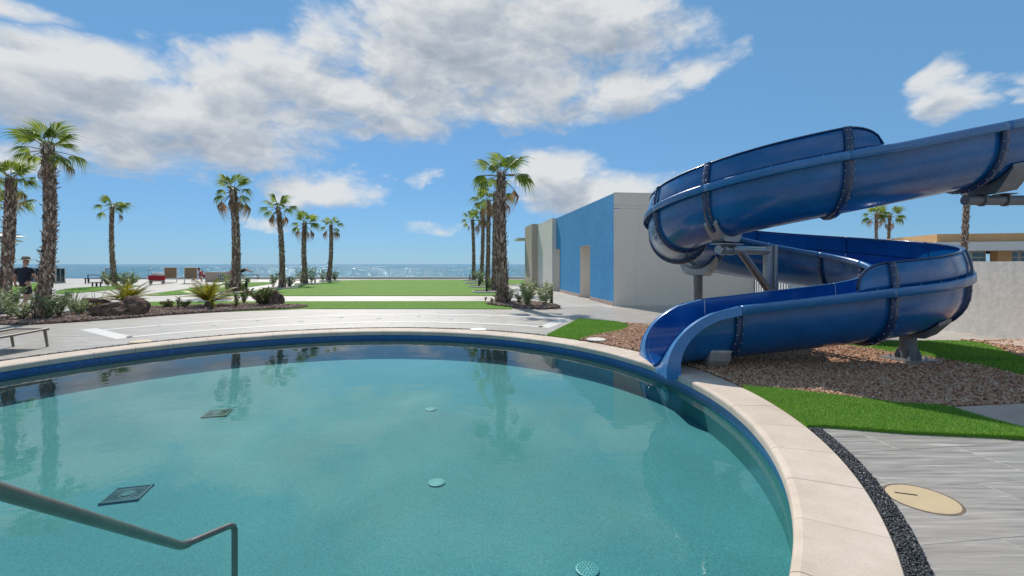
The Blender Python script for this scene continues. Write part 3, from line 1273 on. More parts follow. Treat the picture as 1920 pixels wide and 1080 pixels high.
lid(1729, 935, .205, MT['tan_lid'], 'round tan plastic lid with dark slot in the grey paving', True, z=-.004)
lid(1118, 640.5, .20, MT['curb'], 'pale round lid lying in the red gravel beside the coping', z=.05)
lid(264, 640.5, .20, MT['tan_lid'], 'tan round lid in the deck near the end of the drain line')
lid(897, 619, .20, MT['white_paint'], 'white round skimmer lid at the outer edge of the coping', z=.02)

# ------------------------------------------------------------------ things in the pool


def on_floor(u, v, dz=0.0):
    x, y = G(u, v, FLOOR_Z)
    return Vector((x, y, FLOOR_Z + dz))


MT['drain_dark'] = plain('main_drain_grate', (.006, .022, .03), .5)
MT['inlet'] = plain('floor_inlet', (.15, .38, .39), .5)
MT['drain_rib'] = plain('drain_rib', (.035, .11, .12), .5)


def main_drain(pts, label):
    P = [on_floor(*p) for p in pts]
    c = sum(P, Vector()) / 4
    e = tag(empty('main_drain', c), label, 'drain')
    sx = ((P[1] - P[0]).length + (P[2] - P[3]).length) / 2 * .5
    sy = ((P[2] - P[1]).length + (P[3] - P[0]).length) / 2 * .5
    d = (P[1] - P[0]) + (P[2] - P[3])
    rz = math.atan2(d.y, d.x)
    s = min(.25, (sx + sy) / 2 * .9)
    e.rotation_euler.z = rz
    MB().box((0, 0, .006), (2 * s, 2 * s, .012)).build('grate', MT['drain_dark'], e)
    fr = MB()
    for sg in (-1, 1):
        fr.box((0, sg * s, .008), (2 * s + .02, .014, .02))
        fr.box((sg * s, 0, .0085), (.014, 2 * s + .02, .019))
    fr.build('frame', MT['drain_rib'], e)
    for k in range(24):
        a = k * 2 * math.pi / 24
        r1 = s * .93 / max(abs(math.cos(a)), abs(math.sin(a)))
        MB().box(((r1 + .07) / 2 * math.cos(a), (r1 + .07) / 2 * math.sin(a), .0135), (r1 - .07, .006, .005), a).build('rib', MT['drain_rib'], e)
    MB().lathe([(.05, .012), (.05, .018), (.02, .018), (.015, .015)], 18).build('hub', MT['drain_rib'], e)


main_drain(((189, 946), (229, 912), (285, 912), (250, 946)), 'square dark main drain on the pool floor near the handrail')
main_drain(((380, 784), (398, 768.5), (435, 768.5), (418, 784)), 'square dark main drain on the pool floor farther from the handrail')
for (u, v, lb) in ((819, 906, 'round floor inlet in the middle of the pool floor'), (808, 768, 'round floor inlet nearest the lawn side of the pool'),
                   (1101, 1070, 'pale round floor inlet nearest the near coping')):
    p = on_floor(u, v)
    e = tag(empty('floor_inlet', p), lb, 'pool inlet', 'round inlets in the pool floor')
    MB().lathe([(.082, 0), (.082, .012), (.07, .016), (.001, .016)], 28).build('cover', MT['inlet'], e)
    hm = MB()
    for r, c in ((.022, 6), (.042, 12), (.061, 18)):
        for k in range(c):
            a = k * 2 * math.pi / c
            hm.lathe([(.0055, .0), (.0055, .0172)], 6, (r * math.cos(a), r * math.sin(a), 0))
    hm.build('grate_holes', MT['drain_dark'], e)
# underwater lamp on the wall beneath the slide
a = pang(1288, 690)
x, y = PC.x + (R_WALL - .02) * math.cos(a), PC.y + (R_WALL - .02) * math.sin(a)
e = tag(empty('pool_lamp', (x, y, -.36)), 'round pool lamp on the wall below the slide mouth', 'pool lamp')
mb = MB().lathe([(.11, -.015), (.11, .0), (.09, .014), (.001, .02)], 24)
o = mb.build('lens', MT['inlet'], e)
o.rotation_euler = (R_(90), 0, a - R_(90))

# stainless handrail
hr = tag(empty('handrail', (-1.3, .4, 0)), 'stainless steel handrail leading down into the pool', 'handrail')
pA, pB, pC = at(0, 921, 1.12), at(341, 1024, 2.1), at(440, 982, 2.42)
dirAB = (pB - pA).normalized()


def bez(a, b, c, n=6):
    return [a * (1 - t) ** 2 + b * 2 * t * (1 - t) + c * t * t for t in [i / n for i in range(n + 1)]]


off = Vector((-1.3, .4, 0))
top0 = pA - dirAB * .12
back_ = top0 + Vector((.05, -.34, .05))
pts = [Vector((back_.x, back_.y - .0, .012)), Vector((back_.x, back_.y, back_.z - .15))] + bez(Vector((back_.x, back_.y, back_.z - .12)), back_ + Vector((0, 0, .03)), back_ + Vector((-.02, .12, .03)))
pts += bez(back_ + Vector((-.03, .2, .03)), top0 + Vector((0, -.04, .04)), pA)[1:]
pts += [pA + (pB - pA) * .5, pB - dirAB * .045] + bez(pB - dirAB * .04, pB, pB + (pC - pB).normalized() * .04, 4)[1:]
MB().tube([p - off for p in pts], .0185, 16).build('rail', MT['rail_steel'], hr, auto=50)
d2 = (pC - pB).normalized()
pts = [pB + d2 * .03, pC - d2 * .05] + bez(pC - d2 * .045, pC, pC + Vector((0, 0, -.045)), 5) + [pC + Vector((0, 0, -.2)), Vector((pC.x, pC.y, FLOOR_Z))]
MB().tube([p - off for p in pts], .015, 16).build('end_post', MT['rail_steel'], hr, auto=50)
MB().lathe([(.05, .0), (.05, .012), (.03, .02), (.024, .02)], 20, (back_.x - off.x, back_.y - off.y, .010)).build('base_flange', MT['rail_steel'], hr)

# ------------------------------------------------------------------ water slide
SC = Vector((5.564, 9.376, 0))
SR, SW = 2.069, .608
ZP = (1.25, .1235, .0029)
T1, T2 = R_(-90), R_(270)
SL = (T2 - T1) * SR
DEPTH = .88
slide = tag(empty('water_slide', (SC.x, SC.y, 0)), 'blue spiral fibreglass water slide emptying into the round pool', 'water slide')


def sframe(s):
    th = T1 if s < 0 else (T2 if s > SL else T1 + s / SR)
    ext = s if s < 0 else (s - SL if s > SL else 0)
    n = Vector((math.cos(th), math.sin(th), 0))
    t = Vector((-math.sin(th), math.cos(th), 0))
    c = SC + n * SR + t * ext
    z = ZP[0] + ZP[1] * s + ZP[2] * s * s
    if s > SL:
        z0 = ZP[0] + ZP[1] * SL + ZP[2] * SL * SL
        z = z0 + (ZP[1] + 2 * ZP[2] * SL) * (s - SL)
    return c, n, t, z


def sp_pt(s, o, dz):
    c, n, t, z = sframe(s)
    return Vector((c.x + n.x * o, c.y + n.y * o, z + dz)) - Vector((SC.x, SC.y, 0))


# U section, from the inner rim (-) round the bottom to the outer rim (+)
SECT = []
for k in range(4):
    SECT.append((-SW + .006 * k, -.27 * k / 4))
for k in range(17):
    a = math.pi + math.pi * k / 16
    SECT.append(((SW - .02) * math.cos(a), -.27 + (DEPTH - .27) * math.sin(a)))
for k in range(3, -1, -1):
    SECT.append((SW - .006 * k, -.27 * k / 4))
S_MOUTH, S_FULL = -3.34, -2.25
deg2s = lambda d: R_(d + 90) * SR
JOINTS = [S_FULL, deg2s(-90), deg2s(-49.5), deg2s(-8), deg2s(31.5), deg2s(72.5), deg2s(117), deg2s(150), deg2s(184), deg2s(214), deg2s(257), SL + 1.62, SL + 4.6]


def grid(ss, fn, name, mat, parent, thick=.014, smooth=True, offset=-1):
    mb = MB()
    rows = [fn(s) for s in ss]
    m = len(rows[0])
    V = [p for r in rows for p in r]
    Fs = [(i * m + j, i * m + j + 1, (i + 1) * m + j + 1, (i + 1) * m + j) for i in range(len(rows) - 1) for j in range(m - 1)]
    o = mb.add(V, Fs).build(name, mat, parent, smooth=smooth)
    if thick:
        sd = o.modifiers.new('solid', 'SOLIDIFY')
        sd.thickness = thick
        sd.offset = offset
    return o


def srange(a, b, step=.07):
    n = max(2, int(math.ceil((b - a) / step)))
    return [a + (b - a) * i / n for i in range(n + 1)]


def lip_rows(side, z0=0.0, wide=.088, drop=.125):
    sg = 1 if side == 'out' else -1

    def fn(s):
        return [sp_pt(s, sg * (SW - .004), z0 + .002), sp_pt(s, sg * (SW + wide - .012), z0 + .004), sp_pt(s, sg * (SW + wide), z0 - .008), sp_pt(s, sg * (SW + wide + .004), z0 - drop)]
    return fn


for a, b in zip(JOINTS[:-1], JOINTS[1:]):
    ss = srange(a + .002, b - .002)
    o = grid(ss, lambda s: [sp_pt(s, x, z) for (x, z) in SECT], 'flume_section', MT['gel'], slide, 0)
    inn = grid(ss, lambda s: [sp_pt(s, x * .975, z * .982) for (x, z) in SECT], 'flume_lining', MT['gel_in'], o, 0)
    w_in = .05
    for lr in (lip_rows('out'), lip_rows('in', 0, .06, .09)):
        lo_ = grid(ss, lr, 'rim_lip', MT['gel_lip'], o, .012)
        lo_.data.set_sharp_from_angle(angle=R_(35))

# the mouth: side walls sweep down to the water, with a flat end face and side plates
FW = SW + .094
BOT = -DEPTH - .065


def s_front(z):
    q = min(1.0, max(0.0, (z + DEPTH) / DEPTH))
    return S_MOUTH + (S_FULL - .03 - S_MOUTH) * (1 - math.sqrt(max(0.0, 1 - q ** 2.2)))


def fine_sect(k=1.0):
    P = []
    for i in range(31):
        a = -1 + 2 * i / 30
        t = abs(a)
        if t > .72:
            z = -.27 * (1 - (t - .72) / .28)
            x = SW + .024 * z / .27
        else:
            ph = math.pi / 2 * t / .72
            x, z = (SW - .024) * math.sin(ph), -.27 - (DEPTH - .27) * math.cos(ph)
        P.append((math.copysign(x * k, a), z * (1 if k == 1 else .982)))
    return P


def mouth_grid(sect, name, mat, parent, back=0.0):
    nn = 12
    V = []
    for i in range(nn + 1):
        for (x, z) in sect:
            sf = s_front(z)
            V.append(sp_pt(sf + (S_FULL - sf) * i / nn, x, z))
    m = len(sect)
    Fs = [(i * m + j, i * m + j + 1, (i + 1) * m + j + 1, (i + 1) * m + j) for i in range(nn) for j in range(m - 1)]
    return MB().add(V, Fs).build(name, mat, parent, smooth=True)


o = mouth_grid(fine_sect(), 'flume_mouth', MT['gel'], slide)
mouth_grid(fine_sect(.975), 'flume_lining', MT['gel_in'], o)
half_ = [(x, z) for (x, z) in fine_sect(.975) if x >= -1e-6]
for sg in (-1, 1):
    # end face from the U edge out to the plate, rounded into the trough
    V, m = [], 4
    for (x, z) in half_:
        sf = s_front(z)
        w = FW - x
        q = 1 - min(1, (z + DEPTH) / DEPTH)
        zb = z - .065 * q ** 3
        V += [sp_pt(sf + .05, sg * (x - .004), z), sp_pt(sf + .008, sg * (x + min(.03, w * .3)), z * .7 + zb * .3), sp_pt(sf, sg * (x + w * .55), zb), sp_pt(sf, sg * FW, zb)]
    n = len(half_)
    Fs = [(i * m + j, i * m + j + 1, (i + 1) * m + j + 1, (i + 1) * m + j) for i in range(n - 1) for j in range(m - 1)]
    ef = MB().add(V, Fs).build('mouth_lip', MT['gel_lip'], o, smooth=True)
    ef.data.set_sharp_from_angle(angle=R_(60))
    # side plate
    zs = [BOT] + [-DEPTH + DEPTH * (i / 24) for i in range(25)]
    cv = [(s_front(z), z) for z in zs] + [(S_FULL - .002, 0.0)]
    V = []
    for i, (sf, z) in enumerate(cv):
        p, q = cv[max(i - 1, 0)], cv[min(i + 1, len(cv) - 1)]
        dx, dz = q[0] - p[0], q[1] - p[1]
        L_ = math.hypot(dx, dz) or 1
        fr = 1 - min(1, max(0, (z + DEPTH) / DEPTH))
        w = .127 + .085 * fr
        V += [sp_pt(sf, sg * FW, z + .002), sp_pt(sf + dz / L_ * w, sg * (FW + .004), z - dx / L_ * w)]
    Fs = [(2 * i, 2 * i + 1, 2 * i + 3, 2 * i + 2) for i in range(len(cv) - 1)]
    sp_ = MB().add(V, Fs).build('mouth_side_plate', MT['gel_lip'], o)
    sd = sp_.modifiers.new('solid', 'SOLIDIFY')
    sd.thickness = .012
    sd.offset = 0
# underside return below the face
V = []
for x in [-FW + 2 * FW * i / 10 for i in range(11)]:
    V += [sp_pt(S_MOUTH, x, BOT), sp_pt(S_MOUTH + .20, x, BOT)]
MB().add(V, [(2 * i, 2 * i + 1, 2 * i + 3, 2 * i + 2) for i in range(10)]).build('mouth_lip', MT['gel_lip'], o)

# bolted joint flanges with bolts
bolt_v, bolt_f = ico()
for js in JOINTS[:-1]:
    def ring(dd, inner):
        rows_ = []
        for (x, z) in SECT:
            nx, nz = x, (z + .27 if z < -.27 else 0)
            L_ = math.hypot(nx, nz) or 1
            rows_.append(sp_pt(js + dd, x + nx / L_ * inner, min(z + nz / L_ * inner, -.13 if abs(x) > SW - .03 else 0)))
        return rows_
    mb = MB()
    lay = [ring(-.042, .001), ring(-.040, .062), ring(-.004, .066), ring(.004, .066), ring(.040, .062), ring(.042, .001)]
    m = len(SECT)
    V = [p for r in lay for p in r]
    Fs = [(i * m + j, i * m + j + 1, (i + 1) * m + j + 1, (i + 1) * m + j) for i in range(5) for j in range(m - 1)]
    fl = mb.add(V, Fs).build('joint_flange', MT['gel_dark'], slide, smooth=True)
    pos, q = [], []
    for k in range(15):
        a = math.pi + math.pi * (k + .0) / 14
        x, z = (SW + .045) * math.cos(a), -.27 + (DEPTH - .27 + .045) * math.sin(a)
        for dd in (-.046, .046):
            pos.append(sp_pt(js + dd, x, z))
    for zz in (-.16,):
        for sg in (-1, 1):
            for dd in (-.046, .046):
                pos.append(sp_pt(js + dd, sg * (SW + .045), zz))
    pos = np.array([tuple(p) for p in pos])
    me = spread(bolt_v, bolt_f, pos, np.full(len(pos), .0095), np.tile([1, 0, 0, 0], (len(pos), 1)), 'bolts')
    link('bolts', me, fl, MT['bolt'])['kind'] = 'stuff'
    # pale sealant seam on the inside
    sm = MB()
    rr = [[sp_pt(js + dd, x * .972, z * .979) for (x, z) in SECT] for dd in (-.006, .006)]
    m = len(SECT)
    sm.add([p for r in rr for p in r], [(j, j + 1, m + j + 1, m + j) for j in range(m - 1)])
    sm.build('sealant_seam', MT['curb'], fl, smooth=True)

# raised splash guard on the outer side of the bend
G0, G1 = -.52, deg2s(267)
GH, GL = .385, .075


def guard_h(s):
    e = min(s - G0, G1 - s)
    t = min(1, max(0, e / .42))
    return GH * math.sqrt(max(0.0004, 1 - (1 - t) ** 2))


def guard_row(s, off=0.0):
    h = guard_h(s)
    R = []
    for k in range(7):
        t = k / 6
        R.append(sp_pt(s, SW + .012 + off - GL * t * t * (h / GH), .004 + h * t))
    return R


gj = [G0] + [j for j in JOINTS if G0 + .3 < j < G1 - .2] + [G1]
for a, b in zip(gj[:-1], gj[1:]):
    ss = srange(a + .0015, b - .0015, .05)
    gd = grid(ss, guard_row, 'splash_guard', MT['gel'], slide, .014, offset=1)
    grid(ss, lambda s: [sp_pt(s, SW - .03 - GL * (guard_h(s) / GH), guard_h(s) - .004), sp_pt(s, SW + .03 - GL * (guard_h(s) / GH), guard_h(s) + .006),
                        sp_pt(s, SW + .04 - GL * (guard_h(s) / GH), guard_h(s) - .012)], 'guard_rim', MT['gel_dark'], gd, .008)
    bp = []
    for s in srange(a, b, .3)[1:-1]:
        bp.append(tuple(sp_pt(s, SW + .05, .012)))
    if bp:
        link('bolts', spread(bolt_v, bolt_f, np.array(bp), np.full(len(bp), .009), np.tile([1, 0, 0, 0], (len(bp), 1)), 'bolts'), gd, MT['bolt'])['kind'] = 'stuff'
for j in gj[1:-1]:
    rows_ = []
    for dd, of in ((-.04, .018), (-.038, .05), (.038, .05), (.04, .018)):
        rows_.append(guard_row(j + dd, of))
    m = 7
    gf = MB().add([p for r in rows_ for p in r], [(i * m + k, i * m + k + 1, (i + 1) * m + k + 1, (i + 1) * m + k) for i in range(3) for k in range(m - 1)]).build('guard_joint', MT['gel_dark'], slide, smooth=True)
    bp = np.array([tuple(guard_row(j + dd, .052)[k]) for k in (1, 3, 5) for dd in (-.018, .018)])
    link('bolts', spread(bolt_v, bolt_f, bp, np.full(len(bp), .0095), np.tile([1, 0, 0, 0], (len(bp), 1)), 'bolts'), gf, MT['bolt'])['kind'] = 'stuff'


def saddle(s, width, drop, mat, thick=.16, flat=.30, name='saddle'):
    """plate cut to the trough underside, flat below"""
    mb = MB()
    n = 14
    up = []
    for k in range(n + 1):
        a = math.pi + (math.pi) * (.5 + (k / n - .5) * width)
        up.append(((SW + .006) * math.cos(a), -.27 + (DEPTH - .27 + .006) * math.sin(a)))
    zb = -DEPTH - drop
    lo = []
    x0, z0_ = up[0]
    for k in range(n + 1):
        x = up[k][0]
        edge = max(0, (abs(x) - flat) / max(1e-3, abs(x0) - flat))
        lo.append((x, min(up[k][1] - .05, zb + edge * (z0_ - .06 - zb))))
    V = []
    for dd in (-thick / 2, thick / 2):
        V += [sp_pt(s + dd, x, z) for (x, z) in up] + [sp_pt(s + dd, x, z) for (x, z) in lo]
    m = n + 1
    Fs = []
    for k in range(n):
        Fs.append((k, k + 1, m + k + 1, m + k))
        Fs.append((2 * m + k, 3 * m + k, 3 * m + k + 1, 2 * m + k + 1))
        Fs.append((m + k, m + k + 1, 3 * m + k + 1, 3 * m + k))
        Fs.append((k, 2 * m + k, 2 * m + k + 1, k + 1))
    Fs.append((0, m, 3 * m, 2 * m))
    Fs.append((n, 2 * m + n, 3 * m + n, m + n))
    mb.add(V, Fs)
    return mb.build(name, mat, slide, fix=True, bevel=.004)


def gpost(x, y, z0, z1, r, mat, name='post', n=16):
    mb = MB()
    x -= SC.x
    y -= SC.y
    mb.tube([(x, y, z0), (x, y, z1)], r, n)
    return mb.build(name, mat, slide, auto=40)


# (a) near-ground saddle under the mouth joint
sA = S_FULL - .03
c, n_, t_, z_ = sframe(sA - .15)
mb = MB()
V = []
for zz, w1, w2 in ((.31, .49, .17), (.14, .40, .17), (-.03, .24, .15)):
    for (i, j) in ((-1, -1), (1, -1), (1, 1), (-1, 1)):
        V.append(Vector((c.x - SC.x + t_.x * i * w2 + n_.x * j * w1, c.y - SC.y + t_.y * i * w2 + n_.y * j * w1, zz)))
Fs = [(k * 4 + i, k * 4 + (i + 1) % 4, (k + 1) * 4 + (i + 1) % 4, (k + 1) * 4 + i) for k in range(2) for i in range(4)] + [(0, 3, 2, 1), (8, 9, 10, 11)]
mb.add(V, Fs).build('pedestal', MT['bright_steel'], slide, bevel=.03, fix=True)
# (b) post on a bolted base plate under the lower bend
sB = deg2s(-63)
saddle(sB, .58, .05, MT['post_paint'], .34)
c, n_, t_, z_ = sframe(sB)
pb = c - n_ * .0
gpost(pb.x, pb.y, -.03, z_ - DEPTH - .03, .115, MT['post_paint'])
plate = MB().box((pb.x - SC.x, pb.y - SC.y, .045), (.62, .5, .03), .2).build('base_plate', MT['steel'], slide, bevel=.004)
MB().box((pb.x - SC.x, pb.y - SC.y, .015), (.74, .62, .04), .2).build('grout_pad', MT['concrete'], plate)
for k in range(4):
    a = k * math.pi / 2 + .2 + math.pi / 4
    mb = MB()
    dx, dy = math.cos(a), math.sin(a)
    X0, Y0 = pb.x - SC.x, pb.y - SC.y
    px, py = -dy * .008, dx * .008
    q = [(.10, .06), (.17, .06), (.17, .12), (.14, .20), (.10, .23)]
    V = [(X0 + dx * r + sg * px, Y0 + dy * r + sg * py, z) for sg in (-1, 1) for (r, z) in q]
    mb.add(V, [(0, 1, 2, 3, 4), (9, 8, 7, 6, 5)] + [(i, 5 + i, 5 + (i + 1) % 5, (i + 1) % 5) for i in range(5)])
    mb.build('gusset', MT['post_paint'], slide, fix=True)
    MB().lathe([(.018, 0), (.018, .035), (.01, .05)], 6, (X0 + .24 * math.cos(a + .0) * 1.0, Y0 + .2 * math.sin(a), .06)).build('anchor_bolt', MT['bolt'], plate)
# (c) saddle and post under the rear bend
sC = deg2s(120)
saddle(sC, .66, .15, MT['steel'], .22)
c, n_, t_, z_ = sframe(sC)
gpost(c.x, c.y, -.01, z_ - DEPTH - .12, .105, MT['post_paint'])
# (d) cantilever arm and raking brace under the upper bend
sD = deg2s(214)
saddle(sD, .62, .10, MT['steel'], .20, .24)
c, n_, t_, z_ = sframe(sD)
arm_z = z_ - DEPTH - .22
pp = Vector((5.02, 9.0, 0))
ar0 = Vector((c.x, c.y, arm_z)) - SC
ar1 = Vector((pp.x, pp.y, arm_z)) - SC
dA = (ar1 - ar0).normalized()
MB().tube([ar0 - dA * .26, ar1], .075, 16).build('support_arm', MT['steel'], slide, auto=40)
for k in (-.14, .12):
    MB().tube([ar0 + dA * (k - .035), ar0 + dA * (k + .035)], .10, 18).build('pipe_clamp', MT['steel'], slide, auto=40)
MB().box(ar0 + Vector((0, 0, .10)), (.62, .26, .018), math.atan2(dA.y, dA.x)).build('clamp_plate', MT['steel'], slide)
gpost(pp.x, pp.y, -.01, arm_z + .10, .085, MT['steel'])
qq = pp + Vector((.17, .06, 0))
gpost(qq.x, qq.y, -.01, arm_z + .12, .055, MT['steel'], 'post')
b0 = ar0 + dA * .42
MB().tube([b0, Vector((pp.x, pp.y, arm_z - .75)) - SC], .07, 14).build('brace', MT['steel'], slide, auto=40)
# (e) saddle, beam and post on the upper straight
sE = SL + 2.05
saddle(sE, .6, .16, MT['post_paint'], .34, .26)
c, n_, t_, z_ = sframe(sE)
bz = z_ - DEPTH - .26
p0 = Vector((c.x - .42, c.y - .02, bz)) - SC
p1 = Vector((c.x + 2.6, c.y + .02, bz)) - SC
MB().tube([p0, p1], .078, 16).build('support_beam', MT['post_paint'], slide, auto=40)
for k in (.25, .62):
    MB().tube([p0 + Vector((k + .0, 0, 0)), p0 + Vector((k + .04, 0, 0))], .098, 16).build('pipe_clamp', MT['post_paint'], slide, auto=40)
    MB().box(p0 + Vector((k + .02, 0, .095)), (.20, .2, .014)).build('clamp_plate', MT['post_paint'], slide)
gpost(c.x + 2.6, c.y, -.01, bz + .2, .11, MT['post_paint'])

# ------------------------------------------------------------------ pavilion


def L(d, e, z=0.0):
    p = C0 + A_ * d + B_ * e
    return Vector((p.x, p.y, z))


def lbox(mb, d0, d1, e0, e1, z0, z1):
    P = [L(d, e, z) for d in (d0, d1) for e in (e0, e1) for z in (z0, z1)]
    return mb.add(P, [(0, 1, 3, 2), (4, 6, 7, 5), (0, 4, 5, 1), (2, 3, 7, 6), (0, 2, 6, 4), (1, 5, 7, 3)])


HB = 4.32
pav = tag(empty('pavilion', (0, 0, 0)), 'low flat roofed pavilion with raked blue wall beside the palm row', 'building')
mb = MB()
lbox(mb, 0, 3.05, 0, .25, .14, HB)
lbox(mb, 3.05, 4.68, 0, .25, 2.45, HB)
lbox(mb, 4.68, 8.95, 0, .25, .14, HB)
lbox(mb, 8.95, 9.84, 0, .25, 2.48, HB)
o = mb.build('blue_wall', MT['blue_wall'], pav)
o['label'] = 'raked blue stucco wall with two doorways'
mb = MB()
for (a, b) in ((0.0, 3.05), (4.68, 8.95)):
    lbox(mb, a + .002, b, -.03, .25, -.02, .138)
mb.build('plinth', MT['concrete'], pav)
mb = MB()
lbox(mb, -.004, .246, .003, 5.88, -.02, HB - .6)
lbox(mb, .012, .246, .006, 5.876, HB - .6, HB - .575)
lbox(mb, -.004, .246, .003, 5.88, HB - .575, HB - .47)
lbox(mb, .012, .246, .006, 5.876, HB - .47, HB - .455)
lbox(mb, -.004, .246, .003, 5.88, HB - .455, HB - .004)
mb.build('beige_wall', MT['beige_wall'], pav)
mb = MB()
lbox(mb, -.02, .0, .0, 5.9, HB - .003, HB + .03)
mb.build('parapet_cap', MT['jamb'], pav)
mb = MB()
lbox(mb, .25, 17.6, 5.6, 5.88, -.02, HB - .01)
lbox(mb, 17.35, 17.6, .26, 5.6, -.02, HB - .012)
mb.build('rear_wall', MT['beige_wall'], pav)
mb = MB()
lbox(mb, .2, 17.5, .2, 5.7, HB - .35, HB - .2)
mb.build('roof', MT['roof'], pav)
# doorways: splayed reveals with a door set back
for (a, b, h, dep) in ((3.05, 4.68, 2.45, .55), (8.95, 9.84, 2.48, .28)):
    mb = MB()
    lbox(mb, b - .001, b + .05, .002, dep, -.01, h - .002)
    lbox(mb, a - .05, a + .001, .002, dep, -.01, h - .002)
    lbox(mb, a, b, .002, dep, h - .001, h + .06)
    jm_ = mb.build('door_reveal', MT['jamb'], pav)
    mb = MB()
    lbox(mb, a + .06, b - .06, dep - .02, dep + .03, 0, h - .05)
    dr = mb.build('door', MT['door'], pav)
    mb = MB()
    p = L(a + .2, dep - .06, 1.05)
    mb.tube([p - Vector((0, 0, .1)), p + Vector((0, 0, .1))], .014, 8)
    mb.build('handle', MT['steel'], dr)
    mb = MB()
    for (x0, x1) in ((a + .0, a + .06), (b - .06, b)):
        lbox(mb, x0, x1, dep - .05, dep + .03, 0, h - .01)
    lbox(mb, a + .06, b - .06, dep - .05, dep + .03, h - .05, h - .01)
    mb.build('door_frame', MT['jamb'], dr)
# white section and stone-clad fin
mb = MB()
lbox(mb, 9.845, 14.6, -.25, .25, -.02, HB - .12)
lbox(mb, 9.86, 14.6, -.235, .25, HB - .12, HB - .10)
lbox(mb, 9.845, 14.6, -.25, .25, HB - .10, HB + .02)
mb.build('white_wall', MT['white_wall'], pav)
mb = MB()
lbox(mb, 14.603, 17.7, -.66, .25, -.02, HB + .08)
mb.build('stone_fin', MT['stone_clad'], pav)
mb = MB()
lbox(mb, 17.72, 19.6, -1.22, 4.5, 3.44, 3.6)
mb.build('canopy', MT['far_white'], pav)

# garden wall on the right, in line with the pavilion's end
gw = tag(empty('garden_wall', L(-2, 5.75)), 'long pale stucco garden wall behind the slide', 'wall')
mb = MB()
P = [L(d, e, z) - L(-2, 5.75) for d in (-2.0, -17) for e in (5.72, 5.95) for z in (-.02, 1.655)]
mb.add(P, [(0, 1, 3, 2), (4, 6, 7, 5), (0, 4, 5, 1), (2, 3, 7, 6), (0, 2, 6, 4), (1, 5, 7, 3)])
mb.build('wall_body', MT['wall_right'], gw, fix=True)
# black gate between them
gt = tag(empty('metal_gate', L(-1, 5.8)), 'black barred metal gate between pavilion and garden wall', 'gate')
for k in range(15):
    d = -1.95 + k * .135
    p = L(d, 5.8) - L(-1, 5.8)
    MB().box((p.x, p.y, .85), (.022, .022, 1.6), AX).build('bar', MT['black_metal'], gt)
for z in (.15, 1.55):
    mb = MB()
    P = [L(d, e, zz) - L(-1, 5.8) for d in (-1.98, -.02) for e in (5.785, 5.815) for zz in (z - .025, z + .025)]
    mb.add(P, [(0, 1, 3, 2), (4, 6, 7, 5), (0, 4, 5, 1), (2, 3, 7, 6), (0, 2, 6, 4), (1, 5, 7, 3)])
    mb.build('rail', MT['black_metal'], gt)

# far tan building behind the garden wall
fb = tag(empty('hotel_building', (36, 36, 0)), 'far tan building with white fascia and windows behind the garden wall', 'building')
mb = MB()
rot = Matrix.Rotation(R_(-20), 3, 'Z')


def fbox(x0, x1, y0, y1, z0, z1, name, mat, par=None):
    mb = MB()
    mb.box(((x0 + x1) / 2, (y0 + y1) / 2, (z0 + z1) / 2), (x1 - x0, y1 - y0, z1 - z0))
    o = mb.build(name, mat, par or fb)
    return o


fb.location = (33.4, 36.0, 0)
fb.rotation_euler.z = R_(-14)
fbox(0.3, 26, .6, 14, 3.35, 3.98, 'parapet', MT['tan_wall'])
fbox(-.4, 27, -.5, 14, 2.62, 3.3, 'fascia', MT['far_white'])
fbox(0.5, 26, 1.4, 14, -.1, 1.75, 'wall', MT['tan_wall'])
for k in range(7):
    fbox(4.3 + k * 4.2, 5.2 + k * 4.2, .7, 1.5, 1.72, 2.62, 'column', MT['tan_wall'])
for k in range(22):
    if (k % 4) == 3:
        continue
    x = .9 + k * 1.05
    w = fbox(x, x + 1.0, 1.42, 1.5, 1.76, 2.6, 'window', MT['far_white'])
    fbox(x + .09, x + .47, 1.39, 1.43, 1.84, 2.08, 'pane', MT['glass_dark'], w)
    fbox(x + .53, x + .91, 1.39, 1.43, 1.84, 2.08, 'pane', MT['glass_dark'], w)
    fbox(x + .09, x + .91, 1.39, 1.43, 2.16, 2.52, 'pane', MT['glass_dark'], w)

# ------------------------------------------------------------------ glass balustrade at the sea edge


def balustrade(p0, p1, npan, label, h=1.25):
    p0, p1 = Vector(p0), Vector(p1)
    root = tag(empty('glass_balustrade', p0), label, 'balustrade')
    d = (p1 - p0)
    Lh = d.length
    d.normalize()
    rz = math.atan2(d.y, d.x)
    for k in range(npan):
        c = d * (Lh * (k + .5) / npan)
        MB().box((0, 0, h / 2 + .02), (Lh / npan - .03, .014, h - .1)).build('glass_panel', MT['glass'], root, loc=c, rot=(0, 0, rz))
    for k in range(npan + 1):
        c = d * (Lh * k / npan)
        MB().box((0, 0, h / 2), (.018, .05, h - .03)).build('post', MT['white_frame'], root, loc=c, rot=(0, 0, rz))
    MB().box((0, 0, h), (Lh + .06, .05, .032)).build('top_rail', MT['white_frame'], root, loc=d * Lh / 2, rot=(0, 0, rz))
    MB().box((0, 0, .03), (Lh, .12, .08)).build('base_rail', MT['concrete'], root, loc=d * Lh / 2, rot=(0, 0, rz))


YB = 49.6
balustrade(((196 - 960) * 43.5 / FPX, 43.5, 0), ((215 - 960) * YB / FPX, YB, 0), 3, 'short return of glass balustrade beside the gap to the sea')
balustrade(((216 - 960) * YB / FPX, YB, 0), (8.5, YB, 0), 26, 'long glass balustrade along the sea edge beyond the lawn')
balustrade((-62, 45, 0), ((104 - 960) * 41 / FPX, 41, 0), 9, 'glass balustrade on the seaward side of the two left palms')
balustrade(((104 - 960) * 41 / FPX + .05, 41, 0), ((122 - 960) * 38.5 / FPX, 38.5, 0), 2, 'short glass balustrade return with white posts by the open gap')
